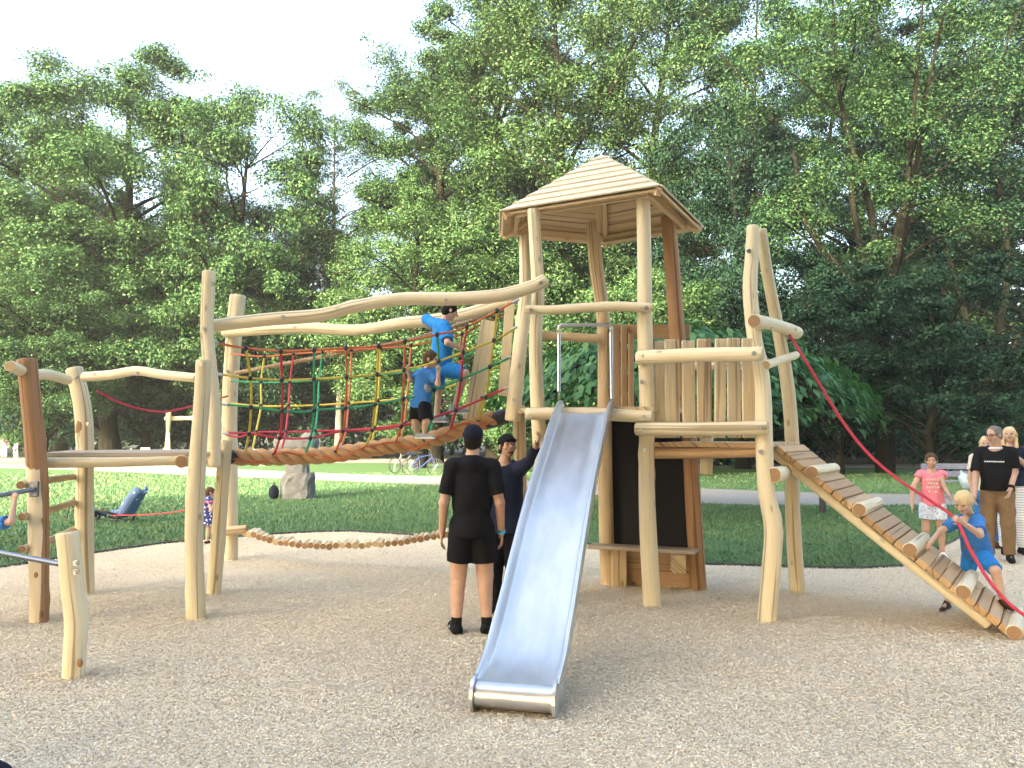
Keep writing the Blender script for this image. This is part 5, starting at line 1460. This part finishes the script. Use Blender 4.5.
plant_tree('shrub', 'tall_shrub', 548, 34, 300, 'lighter shrub seen left of the slide hoop under the roof', 'shrub', rz=2.5, leaf='leaf_light')
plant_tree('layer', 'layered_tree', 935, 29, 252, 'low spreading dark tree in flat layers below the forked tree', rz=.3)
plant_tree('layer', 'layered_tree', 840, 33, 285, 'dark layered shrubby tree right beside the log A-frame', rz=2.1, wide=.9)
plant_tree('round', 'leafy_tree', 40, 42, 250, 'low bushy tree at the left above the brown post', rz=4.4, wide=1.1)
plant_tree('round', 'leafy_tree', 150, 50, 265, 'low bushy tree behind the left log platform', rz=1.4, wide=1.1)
plant_tree('round', 'leafy_tree', 285, 50, 215, 'dark shaded tree filling the gap below the wispy birch', rz=2.9, wide=1.0, leaf='leaf_dark_shaded')
# trees behind the photographer that shade the playground
for i, (x, y, top, key) in enumerate(SHADE):
    plant_tree(key, 'park_tree', 0, y, 0, 'tall dense tree on the side of the playground behind the viewer', group='trees shading the playground', x=x, top=top, rz=i * 1.3, wide=1.15)

def stuff_leaves(name, n, xr, yr, hfun, size, leaf, seed, per=60, crad=1.1):
    rng = np.random.default_rng(seed)
    X = rng.uniform(*xr, n); Y = rng.uniform(*yr, n)
    Z = hfun(X, rng.random(n))
    V = leaves(rng, np.stack([X, Y, Z], -1), rng.uniform(.7, 1.4, n) * crad, per, size)
    return tag(npmesh(name, V, quads(V), leaf), kind='stuff')
stuff_leaves('undergrowth', 1100, (-46, 50), (50.5, 58), lambda X, q: .5 + q * (5.5 + 1.5 * np.sin(X * .35) + np.sin(X * 1.1)), .2, 'leaf_dark_shaded', 21, 60, 1.2)
stuff_leaves('undergrowth', 620, (5, 44), (38.5, 46), lambda X, q: .3 + q * (4.2 + 1.2 * np.sin(X * .5)), .13, 'leaf_dark_shaded', 23, 90, 1.1)  # extra dark foliage added to fill the deep shade low on the right
stuff_leaves('distant_woods', 1500, (-75, 75), (62, 74), lambda X, q: .5 + q * (15 + 2.5 * np.sin(X * .21) - 3.0 * np.exp(-((X + 16) / 10) ** 2)), .38, 'leaf_dark_shaded', 22, 50, 2.0)

# weeping elm: an umbrella of broad overlapping leaves
we = thing('weeping_elm', (3.35, 16.6, 0), 'low umbrella shaped weeping tree with broad drooping leaves behind the balcony', 'tree')
rng = np.random.default_rng(5)
n = 5200
a = rng.uniform(0, 2 * np.pi, n); q = rng.random(n) ** .55
lob = 1 + .10 * np.sin(3 * a + 1) + .06 * np.sin(7 * a)
rx = 4.0 * lob
X = 3.35 + np.cos(a) * q * rx; Y_ = 16.6 + np.sin(a) * q * 3.0 * lob
Z = 3.75 - 1.4 * q ** 2.2 + .16 * np.sin(X * 2.1) * np.sin(Y_ * 2.3) + rng.normal(size=n) * .09
skirt = rng.random(n) < .42
Z[skirt] -= rng.random(skirt.sum()) * .5 * (q[skirt] > .55)
p = np.stack([X, Y_, Z], -1)
out = np.stack([np.cos(a), np.sin(a), np.zeros(n)], -1)
nrm = out * (.25 + .9 * q[:, None]) + np.array([0, 0, .8]) + rng.normal(size=(n, 3)) * .28
nrm /= np.linalg.norm(nrm, axis=1)[:, None]
t = out * .6 + np.array([0, 0, -1.0]) * (q[:, None]) + rng.normal(size=(n, 3)) * .35
t -= nrm * (t * nrm).sum(1)[:, None]; t /= np.linalg.norm(t, axis=1)[:, None]
s = np.cross(nrm, t); sz = rng.uniform(.07, .125, n)[:, None]
fold = nrm * sz * .2
V = np.stack([p - t * sz, p - t * sz * .2 + s * sz * .62 + fold, p + t * sz * 1.15, p - t * sz * .2 - s * sz * .62 + fold], 1).reshape(-1, 3)
npmesh('crown', V, quads(V), 'leaf_big', we)
mb = MB(); mb.tube(resample([(3.35, 16.6, -.1), (3.3, 16.65, 1.4), (3.4, 16.6, 3.3)], .2), .13, 10, 0)
for k in range(14):
    aa = 2 * math.pi * k / 14; rr_ = 3.2 + .5 * math.sin(k * 2.3)
    mb.tube(resample([(3.37, 16.6, 3.0), (3.35 + math.cos(aa) * rr_ * .55, 16.6 + math.sin(aa) * rr_ * .4, 3.42), (3.35 + math.cos(aa) * rr_, 16.6 + math.sin(aa) * rr_ * .75, 2.35)], .2), .035, 6, 0)
mb.build('trunk', 'bark', we)
# ---------------------------------------------------------------- small things around
M['stone'] = simple('weathered_stone', (.125, .13, .135), .9, 0, 6, .35, .6)
M['white_paint'] = simple('white_plastic', (.78, .78, .77), .5, 0, 20, .06)
M['bench_blue'] = simple('grey_blue_painted_slats', (.16, .17, .22), .6, 0, 15, .2)
M['iron'] = simple('dark_iron', (.03, .03, .035), .5, .3, 30, .2)
M['tyre'] = simple('bicycle_tyre', (.02, .02, .022), .8, 0, 30, .2)
M['frame_blue'] = simple('blue_bicycle_paint', (.03, .06, .20), .35, .2, 20, .1)
M['frame_silver'] = simple('silver_bicycle_paint', (.45, .47, .5), .3, .7, 20, .1)
def X_at(u, Y): return float(P(u, 433, Y)[0])
# stone sculpture
rng = np.random.default_rng(3)
def rough_loft(mb, secs, n=28, amp=.03, seed=0):
    r = np.random.default_rng(seed); V = []; a = np.linspace(0, 2 * math.pi, n, endpoint=False)
    for (z, hx, hy, ox) in secs:
        ex = 3.2
        cx = np.sign(np.cos(a)) * np.abs(np.cos(a)) ** (2 / ex); cy = np.sign(np.sin(a)) * np.abs(np.sin(a)) ** (2 / ex)
        d = 1 + r.normal(size=n) * amp
        V.append(np.stack([ox + hx * cx * d, hy * cy * d, np.full(n, z) + r.normal(size=n) * amp * .4], -1))
    k = len(secs); fs = [(i * n + j, i * n + (j + 1) % n, (i + 1) * n + (j + 1) % n, (i + 1) * n + j) for i in range(k - 1) for j in range(n)]
    V = np.vstack(V); fs += [list(range(n))[::-1], list(range((k - 1) * n, k * n))]
    mb.add(V, fs, None, 0, False)
sx, sy = X_at(298, 21), 21.0
sc_ = thing('stone_sculpture', (sx, sy, 0), 'weathered grey stone sculpture with a flared top standing on a rough block on the lawn', 'sculpture')
def loc_build(mb, name, mat, parent):
    o = mb.build(name, mat); o.parent = parent; return o
mb = MB(); rough_loft(mb, [(-.05, .44, .36, .02), (.1, .43, .35, .02), (.25, .42, .34, .02), (.42, .41, .34, .03), (.56, .42, .33, .04), (.66, .38, .3, .05)], amp=.035, seed=1); loc_build(mb, 'block', 'stone', sc_)
mb = MB(); rough_loft(mb, [(.66, .31, .26, .0), (.8, .29, .25, 0), (.95, .27, .24, -.01), (1.05, .30, .26, -.02), (1.2, .45, .3, -.03), (1.35, .56, .33, -.04), (1.48, .58, .32, -.04), (1.56, .55, .3, -.04)], amp=.03, seed=2); loc_build(mb, 'flared_top', 'stone', sc_)
mb = MB(); rough_loft(mb, [(1.54, .2, .2, .28), (1.64, .19, .18, .30), (1.72, .12, .12, .32)], amp=.05, seed=3); loc_build(mb, 'flared_top', 'stone', sc_)
bp = thing('rucksack', (X_at(276, 20.8), 20.7, 0), 'dark navy bag leaning against the foot of the stone sculpture', 'bag')
S = SDF((-.25, -.25, 0), (.25, .25, .5), .015); S.ell((0, 0, .17), (.13, .1, .2), None, .02, planes=[((0, 0, 0), (0, 0, -1))]); S.ell((.03, -.08, .12), (.09, .05, .1), None, .03); S.wrinkle(.012, 20, 2)
V, Q = S.mesh(); o = npmesh('bag_body', V, Q, 'c_dnavy', None, True); o.parent = bp
mb = MB(); mb.tube(resample([(-.03, 0, .35), (0, 0, .43), (.04, 0, .35)], .02), .012, 6, 0, 0); loc_build(mb, 'strap', 'c_dnavy', bp)
# bench beyond the girl
bn = thing('park_bench', (X_at(958, 21), 21, 0), 'grey blue slatted park bench at the far side of the path behind the girl', 'bench')
for z, y, tl in ((.44, -.2, 0), (.44, -.05, 0), (.44, .10, 0)): loc_build(MB().box((0, y, z), (1.75, .12, .035)), 'seat_slat', 'bench_blue', bn)
for z in (.62, .82): loc_build(MB().box((0, .2 + (z - .6) * .2, z), (1.75, .03, .15)), 'back_slat', 'bench_blue', bn)
for x in (-.62, .62):
    mb = MB(); mb.box((x, -.18, .21), (.07, .06, .42)); mb.box((x, .16, .43), (.07, .06, .86)); mb.box((x, -.01, .40), (.06, .38, .05)); loc_build(mb, 'leg', 'iron', bn)
pb = thing('plastic_bag', (X_at(963, 20.6), 20.6, .4), 'pale blue white plastic bag on the bench between girl and man in khaki', 'bag')
S = SDF((-.3, -.2, -.2), (.3, .2, .5), .014); S.ell((0, 0, .1), (.14, .1, .17), None, .02); S.cone((-.03, 0, .2), (-.09, 0, .33), .06, .035, .03); S.ell((.04, 0, -.03), (.10, .08, .1), None, .03); S.wrinkle(.02, 26, 6)
V, Q = S.mesh(); o = npmesh('bag_body', V, Q, 'c_grey', None, True); o.data.materials[0] = simple('pale_blue_plastic', (.33, .42, .48), .4); o.parent = pb
# bicycles
def bicycle(name, u, Y, yaw, label, mat, wr=.33, lay=0, z=0, group=None, x=None):
    t = thing(name, (X_at(u, Y) if x is None else x, Y, z), label, 'bicycle', group); t.rotation_euler = (lay, 0, yaw)
    wb = wr * 1.55; bar = wr * 3.0
    for s in (-1, 1):
        mb = MB(); a = np.linspace(0, 2 * math.pi, 29); ring = np.stack([s * wb + wr * np.cos(a), 0 * a, wr + wr * np.sin(a)], -1)
        mb.tube(ring, .022, 8, 0); w_ = loc_build(mb, 'wheel', 'tyre', t)
        mb = MB()
        for k in range(9):
            b_ = math.pi * k / 9; d_ = np.array([math.cos(b_), 0, math.sin(b_)]) * wr
            c_ = np.array([s * wb, 0, wr]); mb.tube([c_ - d_, c_ + d_], .003, 4, 0)
        mb.tube([np.array([s * wb, -.04, wr]), np.array([s * wb, .04, wr])], .02, 8, 0, 0)
        loc_build(mb, 'spokes', 'frame_silver', w_)
    mb = MB(); q = lambda x, z, y=0: np.array([x * wr / .33, y, z * wr / .33])
    for a, b in ((q(-.1, .3), q(-.18, .82)), (q(-.1, .3), q(.36, .70)), (q(-.16, .72), q(.34, .82)), (q(-.51, .33), q(-.1, .3)), (q(-.51, .33), q(-.16, .72)), (q(.34, .86), q(.51, .33))): mb.tube([a, b], .02, 8, 0, 0)
    loc_build(mb, 'bicycle_frame', mat, t)
    mb = MB(); mb.tube(resample([q(.34, .84), q(.32, 1.0), q(.32, 1.02)], .05), .013, 6, 0, 0); mb.tube(resample([q(.22, 1.04, -.27), q(.33, 1.02, -.1), q(.33, 1.02, .1), q(.22, 1.04, .27)], .05), .014, 6, 0, 0); loc_build(mb, 'handlebar', 'iron', t)
    mb = MB(); mb.box(q(-.2, .9), (.26, .14, .06), bev=.02); loc_build(mb, 'saddle', 'iron', t)
    mb = MB(); mb.tube([q(-.1, .3, -.1), q(-.1, .3, .1)], .03, 8, 0, 0); mb.box(q(-.02, .2, -.11), (.03, .08, .02)); mb.box(q(-.18, .4, .11), (.03, .08, .02)); loc_build(mb, 'pedal', 'iron', t)
    return t
bicycle('bicycle', 404, 34.5, .9, 'silver bicycle parked on the far lawn, left one of the pair', 'frame_silver', group='bicycles parked on the far lawn')
b2_ = bicycle('bicycle', 423, 32.5, .25, 'blue bicycle with a child seat parked right of the silver bicycle', 'frame_blue', group='bicycles parked on the far lawn')
mb = MB(); mb.box((-.45, 0, .86), (.34, .3, .08), bev=.02); mb.box((-.6, 0, 1.1), (.08, .3, .5), bev=.03); mb.box((-.45, .14, .98), (.26, .03, .2), bev=.01); mb.box((-.45, -.14, .98), (.26, .03, .2), bev=.01); loc_build(mb, 'child_seat', 'c_navy', b2_)
bicycle('bicycle', 108, 15.7, 2.7, "child's bicycle lying on the lawn left of the blue child seat", 'frame_blue', wr=.21, lay=-1.15, z=.06)
cs_ = thing('bike_child_seat', (X_at(134, 15.4), 15.4, 0), 'blue padded child bicycle seat lying on the lawn beside the fallen bicycle', 'child seat', None, -.35)
prf = resample([np.array(q) for q in ((-.42, 0, .10), (-.28, 0, .07), (-.06, 0, .12), (.08, 0, .28), (.22, 0, .48), (.32, 0, .58))], .03)
tn = np.gradient(prf, axis=0); tn /= np.linalg.norm(tn, axis=1)[:, None]; nn_ = np.stack([-tn[:, 2], 0 * tn[:, 0], tn[:, 0]], -1)
yy = np.linspace(-1, 1, 13)
def shell(off, wdt, side, mat, name):
    k_ = len(prf); V = []
    for i in range(k_):
        e_ = 1 - .35 * abs(2 * i / (k_ - 1) - 1) ** 3
        for y in yy: V.append(prf[i] + np.array([0, y * wdt * e_, 0]) + nn_[i] * (off + side * abs(y) ** 4))
    Q = np.array([(i * 13 + j, i * 13 + j + 1, (i + 1) * 13 + j + 1, (i + 1) * 13 + j) for i in range(k_ - 1) for j in range(12)])
    o = npmesh(name, np.array(V), Q, mat, None, True); o.parent = cs_
    sd_ = o.modifiers.new('thick', 'SOLIDIFY'); sd_.thickness = .02
M['seat_shell'] = pattern_mat('pale_blue_seat_shell', (.10, .17, .36), (.55, .64, .75), 7, .36)
shell(0, .21, .15, 'seat_shell', 'seat_shell')
M['seat_pad'] = pattern_mat('blue_seat_padding', (.05, .09, .22), (.35, .45, .6), 9, .22)
shell(.035, .175, .10, 'seat_pad', 'seat_pad')
mb = MB(); mb.tube(resample([(-.1, -.2, .14), (-.2, -.21, .02), (-.44, -.2, .02)], .04), .016, 6, 0, 0); mb.tube(resample([(-.1, .2, .14), (-.2, .21, .02), (-.44, .2, .02)], .04), .016, 6, 0, 0); loc_build(mb, 'foot_rest', 'iron', cs_)
# white garden chairs
def chair(u, Y, yaw, label):
    t = thing('garden_chair', (X_at(u, Y), Y, 0), label, 'chair', 'white garden chairs on the far lawn', yaw)
    loc_build(MB().box((0, 0, .42), (.5, .48, .04)), 'seat', 'white_paint', t)
    loc_build(MB().beam((0, .22, .44), (0, .36, .88), .48, .03, (0, -1, .2)), 'backrest', 'white_paint', t)
    for sx_ in (-1, 1):
        for sy_ in (-1, 1): loc_build(MB().beam((sx_ * .2, sy_ * .2, .42), (sx_ * .25, sy_ * .25, 0), .05, .05, (0, 1, 0)), 'leg', 'white_paint', t)
        loc_build(MB().box((sx_ * .26, 0, .64), (.05, .46, .03)), 'armrest', 'white_paint', t)
for a in ((138.5, 44, 1.9, 'white garden chair at the left end of the row beyond the path'), (147, 45, .6, 'white garden chair turned away in the middle of the row beyond the path'), (157, 44, -1.2, 'white garden chair nearest the log posts beyond the path'),
          (263, 41.5, 1.4, 'white garden chair seen under the thick foot rope left of the sculpture'), (270, 42.5, -.6, 'white garden chair right beside the sculpture beyond the path')): chair(*a)
# log swing at the wood edge
Ysw = 44.5; x0 = X_at(168, Ysw)
sw = thing('log_swing', (x0, Ysw, 0), 'pale log swing stand with crossed legs at the edge of the wood', 'swing')
for xx in (0, 2.7):
    for s in (-1, 1):
        mb = MB(); mb.log([(xx + s * .5, -s * .9, -.1), (xx, 0, 1.75), (xx - s * .22, s * .4, 2.85)], .11, .1, 3, knots=0); o = mb.build('leg', ['log', 'end']); o.parent = sw
mb = MB(); mb.log([(-.2, 0, 2.5), (1.4, 0, 2.52), (2.95, 0, 2.5)], .12, .12, 5, knots=0); o = mb.build('beam', ['log', 'end']); o.parent = sw
# short post by the path
bo = thing('bollard', (X_at(821, 17.2), 17.2, 0), 'short dark wooden post on the near edge of the path beyond the ramp', 'post')
mb = MB(); mb.log([(0, 0, -.1), (0, 0, .5)], .075, .07, 8, knots=0); o = mb.build('post_body', ['brown', 'endb']); o.parent = bo; o.data.materials[0] = simple('dark_weathered_wood', (.05, .05, .055), .9)
# dark cloth bag cut by the bottom left corner
cb = thing('cloth_bag', tuple(G(-26, 792)), 'dark navy cloth bag cut off by the bottom left corner', 'bag')
S = SDF((-.3, -.25, 0), (.3, .25, .3), .012); S.ell((0, 0, .05), (.16, .14, .09), None, .03, planes=[((0, 0, 0), (0, 0, -1))]); S.cone((.02, 0, .08), (-.15, .05, .14), .05, .04, .04); S.wrinkle(.016, 24, 9)
V, Q = S.mesh(); o = npmesh('bag_body', V, Q, 'c_dnavy', None, True); o.parent = cb
